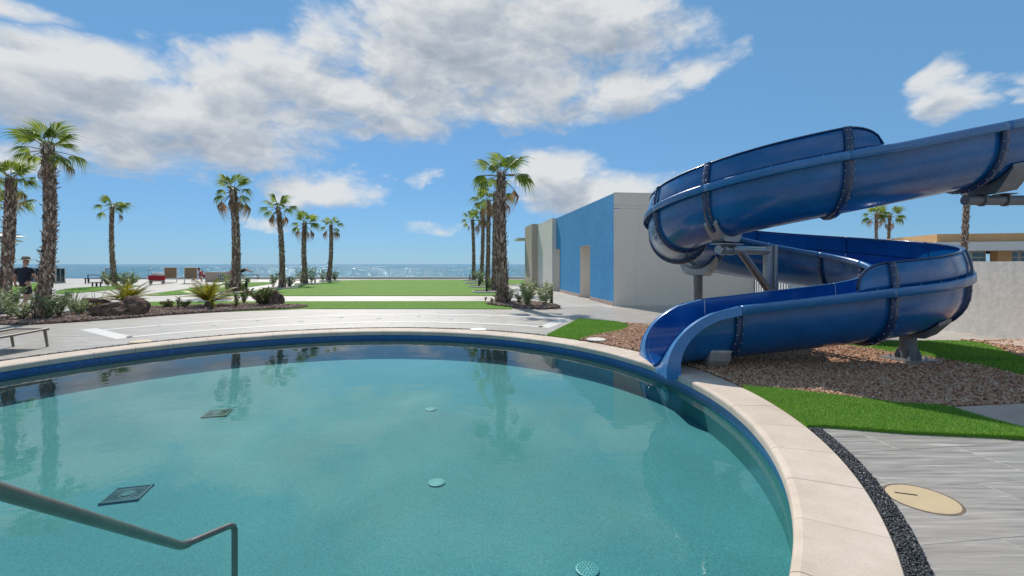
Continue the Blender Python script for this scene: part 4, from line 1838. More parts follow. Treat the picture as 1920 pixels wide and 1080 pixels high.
# low wall strip at the edge of the terrace
mb = MB()
mb.box((-18, 48.4, .12), (41, .5, .25))
tag(mb.build('edge_step', MT['curb']), kind='structure')

# ------------------------------------------------------------------ palms


def fan_mesh(name, R0=.75, nseg=26, spanD=235, droop=.25, cup=.22, dead=False, seed=0, pet=.65, fold=0.0):
    """one fan frond: petiole along +X from the origin, then a pleated fan whose segments split and droop at the tips"""
    g = random.Random(seed)
    mb = MB()
    V, F = [], []
    for k in range(nseg):
        f = (k + .5) / nseg - .5
        a = R_(spanD) * f
        da = R_(spanD) / nseg * .5
        r = R0 * (1 - .30 * abs(f * 2) ** 2) * g.uniform(.85, 1.08)
        spl = .58

        def P(rr, aa, lift, drp):
            x = math.cos(aa) * rr
            y = math.sin(aa) * rr * (1 - fold)
            z = -cup * (abs(y) / R0) ** 1.5 * R0 * 1.2 - drp * (rr / R0) ** 2.4 * R0 + lift
            if fold:
                z -= fold * abs(math.sin(aa)) * rr * .55
            return (pet + x, y, z)
        dr = droop * g.uniform(.6, 1.5)
        tip = dr + (g.uniform(.1, .5) if not dead else g.uniform(.3, .9))
        pl = .012
        b = len(V)
        V += [P(.03, a, 0, dr), P(r * spl, a - da, -pl, dr), P(r * spl, a, pl, dr), P(r * spl, a + da, -pl, dr),
              P(r * .80, a - da * .38, -pl * .5, (dr + tip) / 2), P(r * .80, a + da * .38, -pl * .5, (dr + tip) / 2), P(r, a + g.uniform(-.5, .5) * da, 0, tip)]
        F += [(b, b + 1, b + 2), (b, b + 2, b + 3), (b + 1, b + 4, b + 2), (b + 2, b + 5, b + 3), (b + 2, b + 4, b + 5), (b + 4, b + 6, b + 5)]
    mb.add(V, F)
    # petiole
    w0, w1 = .022, .012
    mb.add([(0, -w0, .012), (0, w0, .012), (pet + .04, w1, .006), (pet + .04, -w1, .006), (0, 0, -.02), (pet + .04, 0, -.012)],
           [(0, 1, 2, 3), (1, 4, 5, 2), (4, 0, 3, 5)])
    me = mb.mesh(name)
    me.materials.append(MT['frond_dead' if dead else 'frond'])
    me.materials.append(MT['frond_dead' if dead else 'petiole'])
    mi = [0] * (len(F)) + [1] * 3
    me.polygons.foreach_set('material_index', mi)
    return me


FR_UP = [fan_mesh('frond_a', .62, 30, 230, .08, .14, seed=1, pet=.42), fan_mesh('frond_b', .58, 28, 190, .15, .28, seed=2, pet=.48, fold=.3), fan_mesh('frond_c', .64, 30, 250, .2, .12, seed=3, pet=.46)]
FR_DR = [fan_mesh('frond_d', .58, 26, 200, .45, .3, seed=4, pet=.62, fold=.3), fan_mesh('frond_e', .54, 24, 190, .6, .35, seed=5, pet=.55, fold=.4)]
FR_DE = [fan_mesh('frond_f', .55, 22, 150, .6, .4, True, 6, .5, .6), fan_mesh('frond_g', .5, 20, 120, .4, .3, True, 7, .42, .7), fan_mesh('frond_h', .56, 22, 170, .7, .45, True, 8, .4, .55)]


def palm(u, v, cu, cv, wb, wt, label, seed, n_up=12, n_dr=6, n_de=4, size=1.0, Y=None, z_base=0.0, boots=520, spikes=1.0, group='palms on the terrace', hang=0, base_flare=1.25, side=()):
    g = random.Random(seed)
    if Y is None:
        X, Y = G(u, v)
    else:
        X = (u - 960) * Y / FPX
    top = at(cu, cv, Y)
    root = tag(empty('fan_palm', (X, Y, 0)), label, 'palm tree', group)
    T = Vector((top.x - X, g.uniform(-.15, .15), top.z))
    rb_, rt_ = wb / 2 * .66, wt / 2 * .72
    bend = Vector((g.uniform(-.16, .16), g.uniform(-.08, .08), 0))

    def ax(t):
        return Vector((0, 0, z_base - .03)) * (1 - t) + T * t + bend * math.sin(t * math.pi)

    def rad(t):
        r = rb_ * (1 - t) + rt_ * t
        r *= 1 + (base_flare - 1) * math.exp(-t * 18) + .06 * math.exp(-((t - .9) / .1) ** 2)
        return r
    # trunk
    nr, ns = 34, 14
    V, F = [], []
    for i in range(nr + 1):
        t = i / nr
        c = ax(t)
        for k in range(ns):
            a = k * 2 * math.pi / ns
            r = rad(t) * (.86 + g.uniform(-.05, .05))
            V.append((c.x + r * math.cos(a), c.y + r * math.sin(a), c.z))
    for i in range(nr):
        for k in range(ns):
            F.append((i * ns + k, i * ns + (k + 1) % ns, (i + 1) * ns + (k + 1) % ns, (i + 1) * ns + k))
    F.append(tuple(range(nr * ns, (nr + 1) * ns)))
    trunk = MB().add(V, F).build('trunk', MT['trunk'], root, smooth=True)
    # leaf boots: overlapping split stubs in a spiral
    V, F = [], []
    Hh = T.z
    for i in range(boots):
        t = (i + g.random()) / boots
        a = i * 2.39996 + g.uniform(-.3, .3)
        c = ax(t)
        r = rad(t)
        rd = Vector((math.cos(a), math.sin(a), 0))
        tg = Vector((-rd.y, rd.x, 0))
        w = r * g.uniform(.30, .55)
        h = r * g.uniform(.7, 1.35)
        outw = r * g.uniform(.10, .30)
        if g.random() < .10 * spikes:
            outw = r * g.uniform(.5, 1.0)
            h *= .6
            w *= .5
        dn = g.random() < .25
        p = c + rd * (r * .84)
        e = p + Vector((0, 0, -h * .8 if dn else h)) + rd * outw + tg * g.uniform(-.5, .5) * w
        mid = (p + e) / 2 + rd * (r * .12)
        th_ = Vector((0, 0, .02)) if outw > .4 * r else rd * .02
        b = len(V)
        V += [p - tg * w / 2, p + tg * w / 2, mid + tg * w * .42, mid - tg * w * .42, e + tg * w * .16, e - tg * w * .16, mid - th_ * 1.2]
        F += [(b, b + 1, b + 2, b + 3), (b + 3, b + 2, b + 4, b + 5), (b, b + 6, b + 5), (b + 1, b + 4, b + 6), (b + 6, b + 4, b + 5)]
    bo = MB().add(V, F).build('leaf_boots', MT['boots'], root)
    bo['kind'] = 'stuff'
    # crown
    def place(me, elev, azim, s, rollv, dz=0.0):
        d = Vector((math.cos(azim), math.sin(azim), 0))
        base = T + Vector((0, 0, dz)) + d * rt_ * .45
        rot = Matrix.Rotation(azim, 4, 'Z') @ Matrix.Rotation(-elev, 4, 'Y') @ Matrix.Rotation(rollv, 4, 'X')
        o = link('frond', me, root)
        o.matrix_parent_inverse = Matrix.Identity(4)
        o.location = base
        o.rotation_euler = rot.to_euler()
        o.scale = (s, s, s)
        return o
    for k in range(max(5, int(n_up * .8))):
        el = R_(g.uniform(22, 78))
        place(g.choice(FR_UP), el, k * 2.39996 + g.uniform(-.25, .25), size * g.uniform(.8, 1.08), g.uniform(-.5, .5))
    for k in range(n_dr):
        place(g.choice(FR_DR), R_(g.uniform(-28, 22)), k * 2.39996 * 1.3 + g.uniform(-.4, .4), size * g.uniform(.85, 1.1), g.uniform(-.5, .5), -.08)
    for k in range(n_de):
        place(g.choice(FR_DE), R_(g.uniform(-66, -28)), k * 2.39996 * 1.1 + g.uniform(-.5, .5), size * g.uniform(.9, 1.25), g.uniform(-.4, .4), -.22)
    for sa, ss_ in side:
        place(FR_DE[0], R_(-40), sa, size * ss_, 0.0, -.25)
    for k in range(hang):
        place(g.choice(FR_DE), R_(-86), g.uniform(0, 6.28), size * g.uniform(.55, .85), g.uniform(-.6, .6), -.2 - .3 * g.random())
    return root


GL_, GR_, GF_ = 'palms along the left walk', 'row of palms beside the pavilion', 'palms beyond the garden wall'
palm(76, 601, 97, 278, .47, .37, 'thick trunked fan palm in the bark bed in front of the walking person', 1, 11, 6, 2, .86, boots=900, spikes=2.2, group=GL_, hang=4)
palm(4, 588, 12, 332, .50, .36, 'fan palm on the sea side of the thick trunked palm, taller of two', 2, 10, 6, 3, .78, boots=700, spikes=1.2, group=GL_, hang=2)
palm(12, 566, 20, 385, .42, .32, 'fan palm half hidden behind another trunk, one dead frond dangling', 3, 9, 6, 2, 1.0, boots=500, group=GL_, hang=1)
palm(216, 536, 212, 388, .54, .36, 'lone slim fan palm by the low black bench', 4, 7, 5, 1, 1.15, boots=480, group=GL_)
palm(441, 550, 436, 355, .68, .46, 'fan palm with brown hanging fronds beside the sago palm', 5, 10, 4, 4, 1.05, boots=620, group=GL_, hang=5, base_flare=1.35, side=((.25, 1.35), (2.9, 1.3), (3.4, 1.15), (-.3, 1.1)))
palm(529, 541, 520, 388, .58, .38, 'fan palm on the lawn edge with a brown skirt of drooping fronds', 6, 9, 4, 5, 1.05, boots=520, group=GL_, base_flare=1.35, side=((.1, 1.0), (3.0, 1.0)))
palm(573, 534, 572, 418, .60, .42, 'fan palm on the lawn edge third along from the sago palm', 7, 8, 5, 4, 1.1, boots=460, group=GL_, hang=2, side=((.2, 1.0),))
palm(616, 527.5, 621, 422, .64, .42, 'smallest crowned fan palm at the far corner of the lawn', 8, 7, 3, 4, 1.05, boots=420, group=GL_, hang=2, side=((.1, 1.0), (3.2, 1.1)))
palm(943, 569, 940, 325, .70, .45, 'tall fan palm in the bark bed nearest the pavilion corner', 9, 9, 6, 1, 1.15, boots=900, spikes=2.0, group=GR_, hang=2, base_flare=1.45)
palm(927, 546, 930, 362, .50, .40, 'second fan palm of the pavilion row counted from the bark bed', 10, 7, 5, 6, 1.1, boots=520, group=GR_, hang=6)
palm(914, 536, 916, 375, .52, .42, 'third fan palm of the pavilion row with brown thatch', 11, 6, 4, 7, 1.15, boots=460, group=GR_, hang=9)
palm(902, 529.5, 906, 398, .55, .44, 'fourth fan palm of the pavilion row, in front of the endmost', 12, 6, 5, 6, 1.15, boots=420, group=GR_, hang=7)
palm(888, 525.5, 886, 412, .56, .42, 'endmost fan palm of the pavilion row by the glass balustrade', 13, 8, 5, 3, 1.15, boots=420, group=GR_, hang=1)
palm(1641, 0, 1641, 402, .46, .36, 'far wind swept palm with brown fronds, one of two side by side', 14, 6, 7, 5, 1.15, Y=44, boots=300, group=GF_, hang=2)
palm(1671, 0, 1671, 404, .46, .36, 'far green wind swept palm beside a browner one', 15, 8, 8, 2, 1.2, Y=44, boots=300, group=GF_)
palm(1803, 0, 1813, 345, .50, .38, 'rough trunked palm behind the garden wall below the upper slide', 16, 7, 5, 0, .85, Y=26, boots=560, group=GF_)

# ------------------------------------------------------------------ shrubs, sago palms, rocks


def leaf_cluster(n, h, spread_, lw, ll, seed, mat_leaf_, stems=7, upright=.5, name='shrub', low=.15):
    g = random.Random(seed)
    V, F = [], []
    st = MB()
    tips = []
    for s in range(stems):
        a = s * 2.39996 + g.uniform(-.4, .4)
        r = spread_ * math.sqrt(g.random())
        hh = h * g.uniform(.6, 1.0)
        p0 = Vector((g.uniform(-.04, .04), g.uniform(-.04, .04), 0))
        p1 = Vector((r * .45 * math.cos(a), r * .45 * math.sin(a), hh * .5))
        p2 = Vector((r * math.cos(a), r * math.sin(a), hh))
        st.tube([p0, p1, p2], [.012, .009, .004], 5)
        tips.append((p0, p1, p2))
    for i in range(n):
        p0, p1, p2 = g.choice(tips)
        t = low + (1 - low) * g.random() ** .7
        p = p0 * (1 - t) ** 2 + p1 * 2 * t * (1 - t) + p2 * t * t
        d = Vector((g.gauss(0, 1), g.gauss(0, 1), g.gauss(upright, .6))).normalized()
        side = d.cross(Vector((g.gauss(0, 1), g.gauss(0, 1), g.gauss(0, 1)))).normalized()
        l_ = ll * g.uniform(.6, 1.25)
        w = lw * g.uniform(.7, 1.2)
        b = len(V)
        mid = p + d * l_ * .5 + Vector((0, 0, -.01))
        tip = p + d * l_ + Vector((0, 0, -.12 * l_))
        V += [p, mid + side * w / 2, tip, mid - side * w / 2]
        F += [(b, b + 1, b + 2), (b, b + 2, b + 3)]
    return st, V, F


def shrub(u, v, h, spread_, n, seed, label, cat='shrub', leaf='oleander', lw=.03, ll=.13, stems=8, name='shrub', group=None, upright=.5, Y=None, low=.15):
    x, y = G(u, v) if Y is None else ((u - 960) * Y / FPX, Y)
    root = tag(empty(name, (x, y, .02)), label, cat, group)
    st, V, F = leaf_cluster(n, h, spread_, lw, ll, seed, None, stems, upright, low=low)
    st.build('stems', MT['stem'], root)
    o = MB().add(V, F).build('foliage', MT[leaf], root)
    o['kind'] = 'stuff'
    return root


def sago(u, v, size, seed, label):
    x, y = G(u, v)
    g = random.Random(seed)
    root = tag(empty('sago_palm', (x, y, .03)), label, 'sago palm')
    MB().lathe([(.13, -.02), (.15, .08), (.12, .2), (.05, .24)], 12).build('stump', MT['trunk'], root)
    for k in range(26):
        a = k * 2.39996
        el0 = R_(g.uniform(25, 85))
        L_ = size * g.uniform(.75, 1.05)
        V, F = [], []
        n = 22
        d = Vector((math.cos(a), math.sin(a), 0))
        pts = []
        p = d * .06 + Vector((0, 0, .2))
        e = el0
        for i in range(n + 1):
            pts.append(p.copy())
            p = p + (d * math.cos(e) + Vector((0, 0, math.sin(e)))) * (L_ / n)
            e -= R_(2.6)
        sd = Vector((-d.y, d.x, 0))
        for i in range(2, n):
            t = (pts[i + 1] - pts[i - 1]).normalized()
            up = sd.cross(t)
            ll = .21 * size * math.sin(math.pi * min(1, .12 + i / n * .9)) + .03
            for sg in (-1, 1):
                tip = pts[i] + sd * sg * ll * .85 + t * ll * .55 + up * ll * .25
                b = len(V)
                V += [pts[i] - t * .022, pts[i] + t * .022, tip]
                F.append((b, b + 1, b + 2))
        b = len(V)
        for i in range(n):
            V += [pts[i] - sd * .008, pts[i] + sd * .008, pts[i + 1] + sd * .006, pts[i + 1] - sd * .006]
            F.append((b, b + 1, b + 2, b + 3))
            b += 4
        MB().add(V, F).build('frond', MT['sago'], root)
    return root


sago(237, 577, 1.05, 31, 'yellow green sago palm behind the long brown boulder')
sago(392, 577.5, 1.15, 32, 'yellow green sago palm in open bark beside the lawn strip')


def straps(u, v, n, h, seed, label, leaf='iris', w=.022, name='strap_leaf_plant', lean=.6):
    x, y = G(u, v)
    g = random.Random(seed)
    root = tag(empty(name, (x, y, .02)), label, 'plant')
    for k in range(n):
        a = g.uniform(0, 6.28)
        l = h * g.uniform(.6, 1.1)
        d = Vector((math.cos(a), math.sin(a), 0))
        sd = Vector((-d.y, d.x, 0))
        V, F = [], []
        p = d * g.uniform(0, .1)
        e = R_(g.uniform(90 - 55 * lean, 88))
        for i in range(6):
            ww = w * (1 - (i / 5.2) ** 2)
            V += [p - sd * ww / 2, p + sd * ww / 2]
            p = p + (d * math.cos(e) + Vector((0, 0, math.sin(e)))) * (l / 5)
            e -= R_(7)
        F = [(2 * i, 2 * i + 1, 2 * i + 3, 2 * i + 2) for i in range(5)]
        MB().add(V, F).build('leaf', MT[leaf], root)
    return root


straps(139, 588, 60, .85, 41, 'clump of pale strap leaves in the bark bed beside the thick palm')
straps(180, 583, 14, 1.05, 42, 'few tall upright blades standing beside the long boulder', lean=.9)
shrub(182, 589, .34, .16, 240, 43, 'small yellowish bushy plant at the foot of the long boulder', leaf='sago', ll=.07, lw=.025)
OG = 'oleanders in the left bark bed'
shrub(20, 598, .95, .5, 520, 44, 'open variegated oleander at the outer end of the left bark bed', ll=.16, lw=.035, group=OG, stems=11)
shrub(42, 602, .72, .45, 430, 45, 'variegated oleander just in front of the walking person', ll=.16, lw=.035, group=OG, stems=10)
shrub(92, 601, .8, .42, 480, 46, 'variegated oleander growing against the thick palm trunk', ll=.15, lw=.035, group=OG, stems=11)
shrub(110, 597, .85, .4, 360, 47, 'variegated oleander between thick palm and strap leaf clump', ll=.15, lw=.035, group=OG, stems=9)
shrub(150, 592, .55, .4, 480, 48, 'low grey green bush touching the strap leaf clump', ll=.12, lw=.03)
shrub(65, 575, .8, .5, 500, 49, 'leafy green shrub beyond the thick palm beside the walk', leaf='dark_leaf', ll=.13)
for i, (u, v, h, n, lb) in enumerate(((316, 579, .32, 260, 'small round dark green shrublet left of the bare twig on the lawn strip'),
                                      (346, 578.5, .30, 260, 'small round dark green shrublet beside the larger sago palm'),
                                      (334, 583, .55, 60, 'thin upright seedling in bark between two round shrublets'),
                                      (397, 583, .55, 150, 'pale spindly plant at the foot of the larger sago palm'),
                                      (443, 579, .62, 160, 'thin dark stemmed shrub in bark, nearer the sago palm'),
                                      (457, 570, .62, 320, 'thin reddish shrub in bark beside the dark rusty shrub'))):
    shrub(u, v, h, .12 + .12 * (i in (0, 1, 5)), n, 60 + i, lb, leaf='dark_leaf' if i not in (3,) else 'sago', ll=.10, lw=.035, stems=4 if i in (2, 3) else 8)
shrub(490, 574.5, .72, .6, 1700, 70, 'dark rusty shrub leaning on the round boulder', leaf='dark_leaf', ll=.11, lw=.035, stems=16)
# planting around palms on the lawn
PG = 'young shrubs at palm feet'
for i, (u, v, h, lb) in enumerate((
        (426, 548, 1.3, 'young shrub left of the palm beside the sago palm'), (456, 548, 1.05, 'young shrub between a palm and a black bollard'),
        (512, 539, 1.35, 'young shrub left of the lawn palm with brown skirt'), (543, 538, .8, 'low young shrub right of the lawn palm with brown skirt'),
        (565, 533, 1.3, 'young shrub left of the third lawn palm'), (584, 533, 1.55, 'tall young shrub right of the third lawn palm'),
        (605, 527.5, 1.3, 'young shrub left of the smallest crowned lawn palm'), (627, 527, 1.1, 'young shrub right of the smallest crowned lawn palm'),
        (203, 536, 1.2, 'flowering shrub left of the lone slim palm'), (232, 535.5, 1.15, 'flowering shrub right of the lone slim palm'), (246, 535, .8, 'low pale shrub at the end of the lone palm bed'),
        (891, 527, 1.3, 'young shrub at the foot of the endmost pavilion palm'), (900, 533, 1.25, 'young shrub at the foot of the third pavilion palm'), (917, 545.5, 1.0, 'young shrub at the foot of the second pavilion palm'))):
    shrub(u, v, h * .85, .5 + .2 * (i in (8, 9, 10)), 260 if i not in (8, 9, 10) else 480, 80 + i, lb, ll=.2, lw=.06, stems=9, group=PG)
shrub(988, 576, 1.05, .45, 1100, 101, 'green oleander bush in the bark bed right of the tall palm', ll=.17, lw=.032, stems=12)
shrub(1021, 575, .95, .42, 640, 102, 'sparser oleander bush beside the grey bollard', ll=.16, lw=.032, stems=9)
shrub(973, 571, .45, .25, 260, 103, 'low dark plant close to the tall palm trunk', leaf='dark_leaf', ll=.1)
shrub(957, 566, .6, .3, 260, 104, 'low leafy plant behind the tall palm trunk', ll=.12)


def rock(u, v, s, seed, label, rz=0.0):
    x, y = G(u, v)
    bm = bmesh.new()
    bmesh.ops.create_icosphere(bm, subdivisions=4, radius=1)
    for vt in bm.verts:
        p = vt.co.copy()
        d = mnoise.noise(p * 1.3 + Vector((seed, 0, 0))) * .35 + mnoise.noise(p * 3.1 + Vector((0, seed, 0))) * .18 + mnoise.noise(p * 7 + Vector((0, 0, seed))) * .07
        q = p * (1 + d)
        if q.z < -.45:
            q.z = -.45
        vt.co = Vector((q.x * s[0], q.y * s[1], (q.z + .40) * s[2]))
    me = bpy.data.meshes.new('boulder')
    bm.to_mesh(me)
    bm.free()
    me.polygons.foreach_set('use_smooth', [True] * len(me.polygons))
    o = link('boulder', me, None, MT['rock'], loc=(x, y, 0), rot=(0, 0, rz))
    return tag(o, label, 'boulder')


rock(215, 594, (.62, .42, .32), 3.1, 'long low reddish brown boulder in the bark bed')
rock(248, 592, (.42, .38, .40), 7.7, 'rounded dark pitted boulder at the end of the long low one')
rock(180, 586, (.62, .3, .36), 9.3, 'grey brown slanted boulder behind the upright blades')
rock(512, 573, (.36, .34, .40), 5.2, 'round grey boulder beside the dark rusty shrub')

# tree-pit rings, bollards, uplights
for i, (u, v, lb) in enumerate(((445, 550.5, 'white kerb ring round the palm beside the sago palm'), (532, 541, 'white kerb ring round the lawn palm with brown skirt'),
                                (577, 533.5, 'white kerb ring round the third lawn palm'), (619, 527.5, 'white kerb ring round the smallest crowned lawn palm'),
                                (917, 548.2, 'white kerb ring round the second pavilion palm'), (903, 538.5, 'white kerb ring round the third pavilion palm'),
                                (893, 532, 'white kerb ring round the fourth pavilion palm'), (886, 527, 'white kerb ring round the endmost pavilion palm'))):
    x, y = G(u, v)
    e = tag(empty('tree_pit', (x, y, 0)), lb, 'tree pit', 'kerb rings of the lawn palms')
    r = .95
    MB().lathe([(r, 0), (r, .09), (r - .06, .095), (r - .06, .03)], 28).build('kerb_ring', MT['curb'], e)
    MB().lathe([(r - .07, .0), (r - .07, .06), (.2, .075)], 24).build('bark_fill', MT['mulch_base'], e)


def bollard(u, v, h, label, r=.06):
    x, y = G(u, v)
    e = tag(empty('bollard_light', (x, y, 0)), label, 'bollard', 'bollard lights by the palms')
    MB().lathe([(r, 0), (r, h - .16), (r * .8, h - .155)], 14).build('shaft', MT['black_metal'], e, auto=40)
    MB().lathe([(r * .72, h - .156), (r * .72, h - .05)], 14).build('lens', MT['glass_dark'], e, auto=40)
    MB().lathe([(r, h - .05), (r, h), (r * .5, h + .004)], 14).build('cap', MT['black_metal'], e, auto=40)


for (u, v, h, lb) in ((462, 548.5, .76, 'black bollard light beside the palm next to the sago palm'), (542.5, 538.5, .72, 'black bollard light beside the lawn palm with brown skirt'),
                      (590.7, 532.5, .50, 'black bollard light beside the third lawn palm'), (628, 526.7, .55, 'black bollard light beside the smallest crowned lawn palm'),
                      (1034, 572.3, .72, 'dark grey bollard light at the end of the bark bed near the pavilion'), (232.5, 534, .85, 'black bollard light behind the lone slim palm'),
                      (912.5, 548.5, .74, 'black bollard light at the second pavilion palm'), (898, 538, .62, 'black bollard light at the third pavilion palm'), (881, 527, .62, 'black bollard light at the endmost pavilion palm')):
    bollard(u, v, h, lb)


def uplight(u, v, label):
    x, y = G(u, v)
    e = tag(empty('spot_uplight', (x, y, .03)), label, 'spotlight', 'garden spotlights')
    MB().tube([(0, 0, 0), (0, 0, .14)], .012, 6).build('stake', MT['black_metal'], e)
    MB().tube([(0, -.05, .13), (.02, .07, .20)], [.035, .05], 10).build('lamp_head', MT['black_metal'], e)


for (u, v, lb) in ((910, 569, 'small black spotlight on lawn left of the tall palm'), (921, 572.5, 'small black spotlight closest to the tall palm trunk'), (453, 551, 'small black spotlight at the palm next to the sago palm'),
                   (473, 549, 'small black spotlight right of the bollard next to the sago palm')):
    uplight(u, v, lb)

# ------------------------------------------------------------------ furniture


def lounger(loc, rz, label, frame, sling, back=45, group=None):
    e = tag(empty('sun_lounger', loc, rz), label, 'sun lounger', group)
    # head at -Y, foot at +Y; length 2.0
    W = .33
    for sg in (-1, 1):
        MB().tube([(sg * W, -.55, .31), (sg * W, .2, .31), (sg * W, .7, .33), (sg * W, .98, .345), (sg * W, 1.0, .34)], .022, 8).build('side_rail', frame, e, auto=40)
        for yy, lean in ((.93, .05), (-.5, -.05)):
            MB().tube([(sg * W, yy, .32), (sg * W, yy + lean, 0)], [.026, .02], 8).build('leg', frame, e, auto=40)
        b = R_(back)
        MB().tube([(sg * W, -.12, .31), (sg * W, -.12 - .8 * math.cos(b), .31 + .8 * math.sin(b))], .02, 8).build('back_rail', frame, e, auto=40)
    MB().tube([(-W, 1.0, .335), (W, 1.0, .335)], .022, 8).build('foot_rail', frame, e)
    MB().add([(-W, -.1, .315), (W, -.1, .315), (W, .5, .305), (-W, .5, .305), (W, 1.0, .335), (-W, 1.0, .335)], [(0, 1, 2, 3), (3, 2, 4, 5)]).build('seat_sling', sling, e)
    b = R_(back)
    nb = Vector((0, math.sin(b), math.cos(b)))
    c = Vector((0, -.12 - .41 * math.cos(b), .31 + .41 * math.sin(b)))
    MB().box(c, (2 * W - .02, .78, .02), rot=Matrix.Rotation(-b, 3, 'X')).build('back_sling', sling, e)
    t = Vector((0, -.12 - .81 * math.cos(b), .31 + .81 * math.sin(b)))
    MB().tube([t - Vector((W, 0, 0)), t + Vector((W, 0, 0))], .022, 8).build('top_rail', frame, e)
    return e


x, y = G(89, 650)
lounger((x - .33, y - .98, 0), 0.0, 'taupe sling sun lounger on the deck beside the pool', MT['taupe'], MT['taupe'], 30)
LG = 'tan sun loungers facing the sea'
x, y = G(353, 531.5)
lounger((x, y + .3, 0), R_(35), 'tan sun lounger with white frame standing free on the terrace', MT['white_frame'], MT['sling'], 66, LG).scale = (1.3, 1.1, 1.25)
x, y = G(310, 530.5)
lounger((x, y + .6, 0), R_(36), 'tan sun lounger behind the red wagon', MT['white_frame'], MT['sling'], 66, LG).scale = (1.3, 1.1, 1.25)
# red wagon
x, y = G(305, 532)
wg = tag(empty('folding_wagon', (x, y - .6, 0), R_(36)), 'red folding wagon full of towels on the terrace', 'wagon')
wg.scale = (.78, .78, .95)
mb = MB()
V = [(-.66, -.26, .30), (.66, -.26, .30), (.66, .26, .30), (-.66, .26, .30), (-.72, -.30, .74), (.72, -.30, .70), (.72, .30, .70), (-.72, .30, .74)]
mb.add(V, [(3, 2, 1, 0), (0, 1, 5, 4), (1, 2, 6, 5), (2, 3, 7, 6), (3, 0, 4, 7)])
mb.build('tub', MT['red_cloth'], wg).modifiers.new('solid', 'SOLIDIFY').thickness = .02
for (sx, sy) in ((-.5, -.27), (.5, -.27), (-.5, .27), (.5, .27)):
    w = MB().tube([(sx, sy - .03, .14), (sx, sy + .03, .14)], .14, 18).build('wheel', MT['black'], wg, auto=40)
    MB().tube([(sx, sy - .036, .14), (sx, sy + .036, .14)], .07, 14).build('rim', MT['white_frame'], w, auto=40)
MB().tube([(-.66, -.15, .3), (-.68, -.15, 1.2), (-.3, -.15, 1.24)], .016, 8).build('handle', MT['black_metal'], wg)
mb = MB()
mb.box((0, 0, .25), (1.1, .4, .06))
mb.build('chassis', MT['black_metal'], wg)
bm = bmesh.new()
bmesh.ops.create_icosphere(bm, subdivisions=3, radius=1)
for vt in bm.verts:
    p = vt.co
    k = 1 + .3 * mnoise.noise(p * 2.3)
    vt.co = Vector((p.x * .42 * k, p.y * .22 * k, p.z * .2 * k))
me = bpy.data.meshes.new('towel_heap')
bm.to_mesh(me)
bm.free()
o = link('towel_heap', me, None, MT['white_cloth'], loc=(x + .05, y - .6, .78))
tag(o, 'heap of pale towels lying in the red wagon', 'towels')

# bar counter, benches, parasol
x, y = G(408, 528)
bc = tag(empty('bar_counter', (x, y, 0)), 'grey box counter with a white grille beside the lounging people', 'counter')
MB().box((0, 0, .42), (1.75, .8, .84)).build('body', MT['concrete'], bc)
MB().box((0, 0, .865), (1.85, .9, .045)).build('worktop', MT['curb'], bc)
gr = MB().box((.55, -.405, .42), (.6, .03, .6)).build('grille', MT['white_frame'], bc)
for k in range(3):
    MB().box((.36 + k * .19, -.425, .42), (.14, .012, .5)).build('grille_panel', MT['glass_dark'], gr)


def bench(u, v, w, h, label, backrest=False):
    x, y = G(u, v)
    e = tag(empty('bench', (x, y, 0)), label, 'bench')
    MB().box((0, 0, h), (w, .4, .05)).build('seat', MT['black_metal'], e)
    for sx in (-1, 1):
        for sy in (-1, 1):
            MB().box((sx * (w / 2 - .12), sy * .15, h / 2), (.06, .06, h)).build('leg', MT['black_metal'], e)
    if backrest:
        for sx in (-1, 1):
            MB().box((sx * w / 2, .2, h), (.05, .05, h * 1.5)).build('post', MT['black_metal'], e)
        MB().box((0, .2, h * 1.72), (w, .04, .05)).build('top_rail', MT['black_metal'], e)


bench(179, 531.5, 1.6, .40, 'low black bench in the gap of the balustrade', True)
bench(181, 537, .55, .28, 'small black stool between low bench and slim palm')
pr = tag(empty('parasol', ((3 - 960) * 24 / FPX, 24, 0)), 'white two tier parasol half hidden behind the left palms', 'parasol')
MB().tube([(0, 0, 0), (0, 0, 3.3)], .03, 10).build('pole', MT['white_frame'], pr)
MB().lathe([(.95, 3.02), (.6, 3.12), (.2, 3.2), (.02, 3.22)], 16).build('canopy', MT['white_paint'], pr)
MB().lathe([(.78, 2.78), (.74, 2.84), (.3, 2.98), (.02, 3.0)], 16).build('lower_canopy', MT['white_paint'], pr)

# ------------------------------------------------------------------ people


def skin_mesh(name, verts, edges, radii, mat, parent, sub=2, root=0):
    me = bpy.data.meshes.new(name)
    me.from_pydata([tuple(v) for v in verts], edges, [])
    o = link(name, me, parent, mat)
    sk = o.modifiers.new('skin', 'SKIN')
    sk.use_smooth_shade = True
    sk.branch_smoothing = .6
    for i, r in enumerate(radii):
        r2 = r if hasattr(r, '__len__') else (r, r)
        me.skin_vertices[0].data[i].radius = r2
    me.skin_vertices[0].data[root].use_root = True
    ss = o.modifiers.new('sub', 'SUBSURF')
    ss.levels = sub
    ss.render_levels = sub
    return o


def chain(J, names, R):
    return [J[n] for n in names], [(i, i + 1) for i in range(len(names) - 1)], [R[n] for n in names]


RAD = dict(pelvis=(.15, .12), waist=(.15, .115), chest=(.175, .125), neckb=(.085, .08), neck=.058, head1=(.075, .09), head2=(.08, .095), head3=.06,
           shl=.07, shr=.07, ell=.046, elr=.046, wrl=.032, wrr=.032, hal=(.042, .02), har=(.042, .02), hipl=.10, hipr=.10, knl=.062, knr=.062, anl=.042, anr=.042, tol=(.042, .028), tor=(.042, .028))


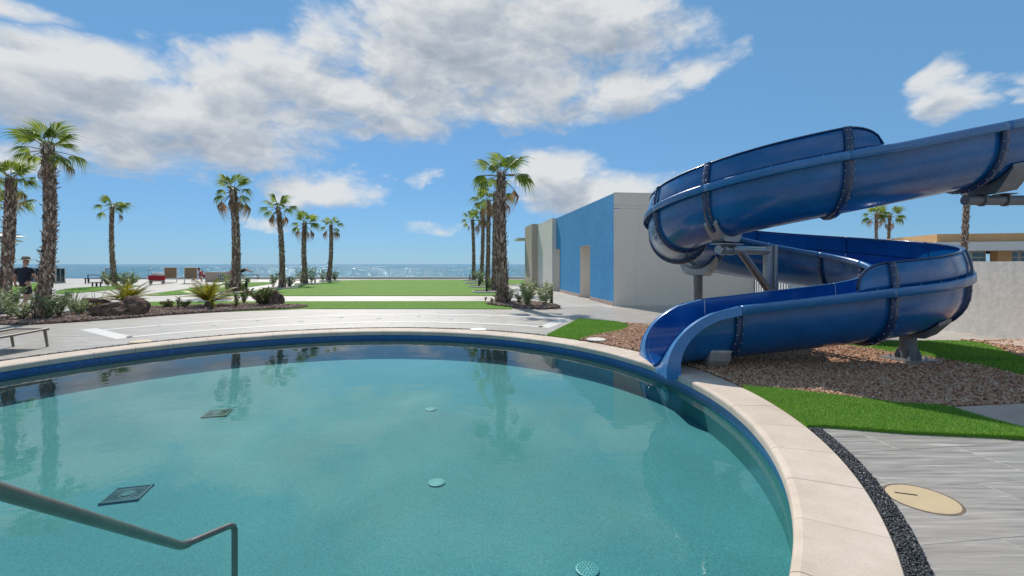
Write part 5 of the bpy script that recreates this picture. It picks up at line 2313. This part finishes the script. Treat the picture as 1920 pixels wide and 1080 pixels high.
def person(loc, rz, label, J, shirt, shorts, hat=False, hair=True, scale=1.0, group=None, bare_legs=True):
    e = tag(empty('person', loc, rz), label, 'person', group)
    e.scale = (scale,) * 3
    J = {k: Vector(v) for k, v in J.items()}
    order = ['pelvis', 'waist', 'chest', 'neckb', 'neck', 'head1', 'head2', 'head3', 'shl', 'ell', 'wrl', 'hal', 'shr', 'elr', 'wrr', 'har', 'hipl', 'knl', 'anl', 'tol', 'hipr', 'knr', 'anr', 'tor']
    ix = {n: i for i, n in enumerate(order)}
    E_ = [('pelvis', 'waist'), ('waist', 'chest'), ('chest', 'neckb'), ('neckb', 'neck'), ('neck', 'head1'), ('head1', 'head2'), ('head2', 'head3'),
          ('chest', 'shl'), ('shl', 'ell'), ('ell', 'wrl'), ('wrl', 'hal'), ('chest', 'shr'), ('shr', 'elr'), ('elr', 'wrr'), ('wrr', 'har'),
          ('pelvis', 'hipl'), ('hipl', 'knl'), ('knl', 'anl'), ('anl', 'tol'), ('pelvis', 'hipr'), ('hipr', 'knr'), ('knr', 'anr'), ('anr', 'tor')]
    V = [J[n] for n in order]
    R = [RAD[n] for n in order]
    ed = [(ix[a], ix[b]) for a, b in E_]
    # five fingers on each hand
    for s in ('l', 'r'):
        w, h = J['wr' + s], J['ha' + s]
        d = (h - w).normalized()
        sd = d.cross(Vector((1, 0, 0)))
        sd = sd.normalized() if sd.length > .1 else Vector((0, 1, 0))
        cu = d.cross(sd).normalized()
        for k in range(4):
            b = h + sd * (.028 * (k - 1.5) * .75)
            l = (.065, .075, .07, .055)[k]
            i0 = len(V)
            V += [b + d * .012, b + d * (.012 + l * .55) + cu * .006, b + d * (.012 + l) + cu * .024]
            R += [.010, .009, .007]
            ed += [(ix['ha' + s], i0), (i0, i0 + 1), (i0 + 1, i0 + 2)]
        i0 = len(V)
        V += [w + d * .04 + sd * .045, w + d * .085 + sd * .062 + cu * .01]
        R += [.011, .009]
        ed += [(ix['wr' + s], i0), (i0, i0 + 1)]
    skin_mesh('body', V, ed, R, MT['skin'], e, 1)
    # ears and nose
    hd = J['head2']
    up = (J['head3'] - J['head1']).normalized()
    fw = Vector(J.get('face', (0, 1, 0))).normalized()
    rt = fw.cross(up).normalized()
    V2, E2, R2 = [J['pelvis'] + (J['pelvis'] - J['waist']).normalized() * .09, J['waist'], J['chest'], J['neckb'] - (J['neckb'] - J['chest']) * .15, J['shl'], J['shl'] + (J['ell'] - J['shl']) * .75, J['shr'], J['shr'] + (J['elr'] - J['shr']) * .75], [(0, 1), (1, 2), (2, 3), (2, 4), (4, 5), (2, 6), (6, 7)], [(.195, .165), (.195, .16), (.2, .15), .1, .088, .078, .088, .078]
    skin_mesh('shirt', V2, E2, R2, shirt, e, 2)
    V3 = [J['pelvis'] + (J['waist'] - J['pelvis']).normalized() * .10, J['pelvis'], J['hipl'], J['hipl'] + (J['knl'] - J['hipl']) * .92, J['hipr'], J['hipr'] + (J['knr'] - J['hipr']) * .92]
    skin_mesh('shorts', V3, [(0, 1), (1, 2), (2, 3), (1, 4), (4, 5)], [(.175, .15), (.178, .152), .128, .102, .128, .102], shorts, e, 2)
    if hair:
        bm = bmesh.new()
        bmesh.ops.create_uvsphere(bm, u_segments=16, v_segments=10, radius=.104)
        for vt in list(bm.verts):
            vt.co.z *= 1.12
        cut = [vt for vt in bm.verts if (vt.co.dot(fw) > .045 and vt.co.z < .05) or vt.co.z < -.07]
        bmesh.ops.delete(bm, geom=cut, context='VERTS')
        me = bpy.data.meshes.new('hair')
        bm.to_mesh(me)
        bm.free()
        me.polygons.foreach_set('use_smooth', [True] * len(me.polygons))
        link('hair', me, e, MT['hair'], loc=hd + up * .02)
    fm = MB()
    bv, bf = ico()
    for p, s in ((hd + fw * .10, (.014, .02, .022)), (hd + rt * .092, (.012, .02, .03)), (hd - rt * .092, (.012, .02, .03))):
        fm.add([tuple(p + Vector((a * s[0], b * s[1], c * s[2]))) for a, b, c in bv], bf)
    fm.build('ears_and_nose', MT['skin'], e, smooth=True)
    em = MB()
    for sg in (-1, 1):
        q = hd + fw * .088 + rt * .034 * sg + up * .02
        em.add([tuple(q + Vector((a, b, c)) * .012) for a, b, c in bv], bf)
    q = hd + fw * .086 - up * .045
    em.add([tuple(q + rt * a * .026 + up * c * .006 + fw * b * .006) for a, b, c in bv], bf)
    em.build('eyes_and_mouth', MT['hair'], e)
    if hat:
        h = empty('sun_hat', J['head3'] + Vector((0, 0, -.015)))
        h.parent = e
        MB().lathe([(.20, -.022), (.205, -.012), (.12, .004), (.112, .008), (.108, .07), (.09, .098), (.03, .104)], 22).build('crown_and_brim', MT['straw'], h, auto=50)
        MB().lathe([(.114, .006), (.113, .034)], 22).build('hat_band', MT['hatband'], h)
    return e


WALK = dict(pelvis=(0, 0, .95), waist=(0, .0, 1.12), chest=(0, .02, 1.34), neckb=(0, .02, 1.48), neck=(0, .03, 1.54), head1=(0, .045, 1.61), head2=(0, .05, 1.67), head3=(0, .05, 1.76),
            shl=(-.20, .02, 1.42), ell=(-.27, -.06, 1.16), wrl=(-.29, -.01, .93), hal=(-.29, .02, .86), shr=(.20, .02, 1.42), elr=(.29, .02, 1.18), wrr=(.30, .18, 1.02), har=(.29, .25, 1.0),
            hipl=(-.10, 0, .90), knl=(-.11, .16, .50), anl=(-.11, .10, .09), tol=(-.12, .24, .035), hipr=(.10, 0, .90), knr=(.10, .02, .48), anr=(.10, -.24, .14), tor=(.10, -.13, .035), face=(0, 1, 0))
px, py = G(46, 582)
person((px, py, 0), R_(4), 'person in navy shirt and grey sun hat walking away toward the sea', WALK, MT['navy'], MT['charcoal'], hat=True, hair=False, scale=1.01)
RECL = dict(pelvis=(0, 0, .42), waist=(0, -.13, .52), chest=(0, -.27, .68), neckb=(0, -.35, .79), neck=(0, -.37, .84), head1=(0, -.38, .91), head2=(0, -.38, .97), head3=(0, -.38, 1.05),
            shl=(-.18, -.31, .75), ell=(-.27, -.16, .55), wrl=(-.2, .05, .55), hal=(-.17, .1, .56), shr=(.18, -.31, .75), elr=(.27, -.16, .55), wrr=(.2, .05, .55), har=(.17, .1, .56),
            hipl=(-.10, .03, .40), knl=(-.12, .40, .62), anl=(-.12, .70, .36), tol=(-.12, .82, .36), hipr=(.10, .03, .40), knr=(.12, .42, .50), anr=(.12, .80, .36), tor=(.12, .90, .40), face=(0, 1, .1))
CRAWL = dict(pelvis=(0, 0, .55), waist=(0, .12, .60), chest=(0, .28, .62), neckb=(0, .40, .66), neck=(0, .45, .70), head1=(0, .50, .74), head2=(0, .53, .79), head3=(0, .53, .87),
             shl=(-.16, .32, .60), ell=(-.18, .38, .34), wrl=(-.17, .42, .12), hal=(-.17, .46, .05), shr=(.16, .32, .60), elr=(.18, .42, .36), wrr=(.17, .52, .14), har=(.17, .56, .06),
             hipl=(-.10, -.02, .50), knl=(-.11, .08, .22), anl=(-.11, -.18, .08), tol=(-.11, -.08, .03), hipr=(.10, -.02, .50), knr=(.11, .02, .22), anr=(.11, -.24, .08), tor=(.11, -.14, .03), face=(0, 1, -.2))
FG = 'people resting by the counter'


def ground(u, v):
    x, y = G(u, v)
    return (x, y, 0)


person(ground(384, 527.5), R_(-60), 'person in red top sitting low left of the grey counter', RECL, MT['red_shirt'], MT['charcoal'], scale=1.15, group=FG)
person(ground(366, 527.5), R_(-80), 'child in pale blue bending forward beside the free lounger', CRAWL, MT['teal_cloth'], MT['navy'], scale=1.1, group=FG)
x, y = G(427, 528)
person((x, y + 2.0, .42), R_(-70), 'person in red reclining on a raised dark lounger behind the counter', RECL, MT['red_shirt'], MT['charcoal'], scale=1.2, group=FG)
lounger((x + .5, y + 1.7, .12), R_(-70), 'dark sun lounger behind the grey counter with a person on it', MT['black_metal'], MT['black_metal'], 40, None).scale = (1.3, 1.2, 1.4)
x, y = G(406, 528)
person((x, y + 2.2, .25), R_(60), 'person in red seated behind the counter with only head and shoulders showing', RECL, MT['red_shirt'], MT['charcoal'], scale=1.0, group=FG)

# gull far out over the sea
bd = tag(empty('sea_bird', at(685, 490, 90)), 'small dark bird gliding above the sea horizon', 'bird')
bd.scale = (.6, .6, .6)
MB().tube([(0, -.22, 0), (0, -.1, .02), (0, .12, .0), (0, .3, -.02)], [.03, .07, .06, .015], 8).build('body', MT['charcoal'], bd, smooth=True)
for sg in (-1, 1):
    MB().add([(sg * .05, -.1, .03), (sg * .05, .1, .03), (sg * .4, .04, .14), (sg * .4, -.1, .14), (sg * .8, .06, .05)], [(0, 1, 2, 3), (3, 2, 4)]).build('wing', MT['charcoal'], bd)
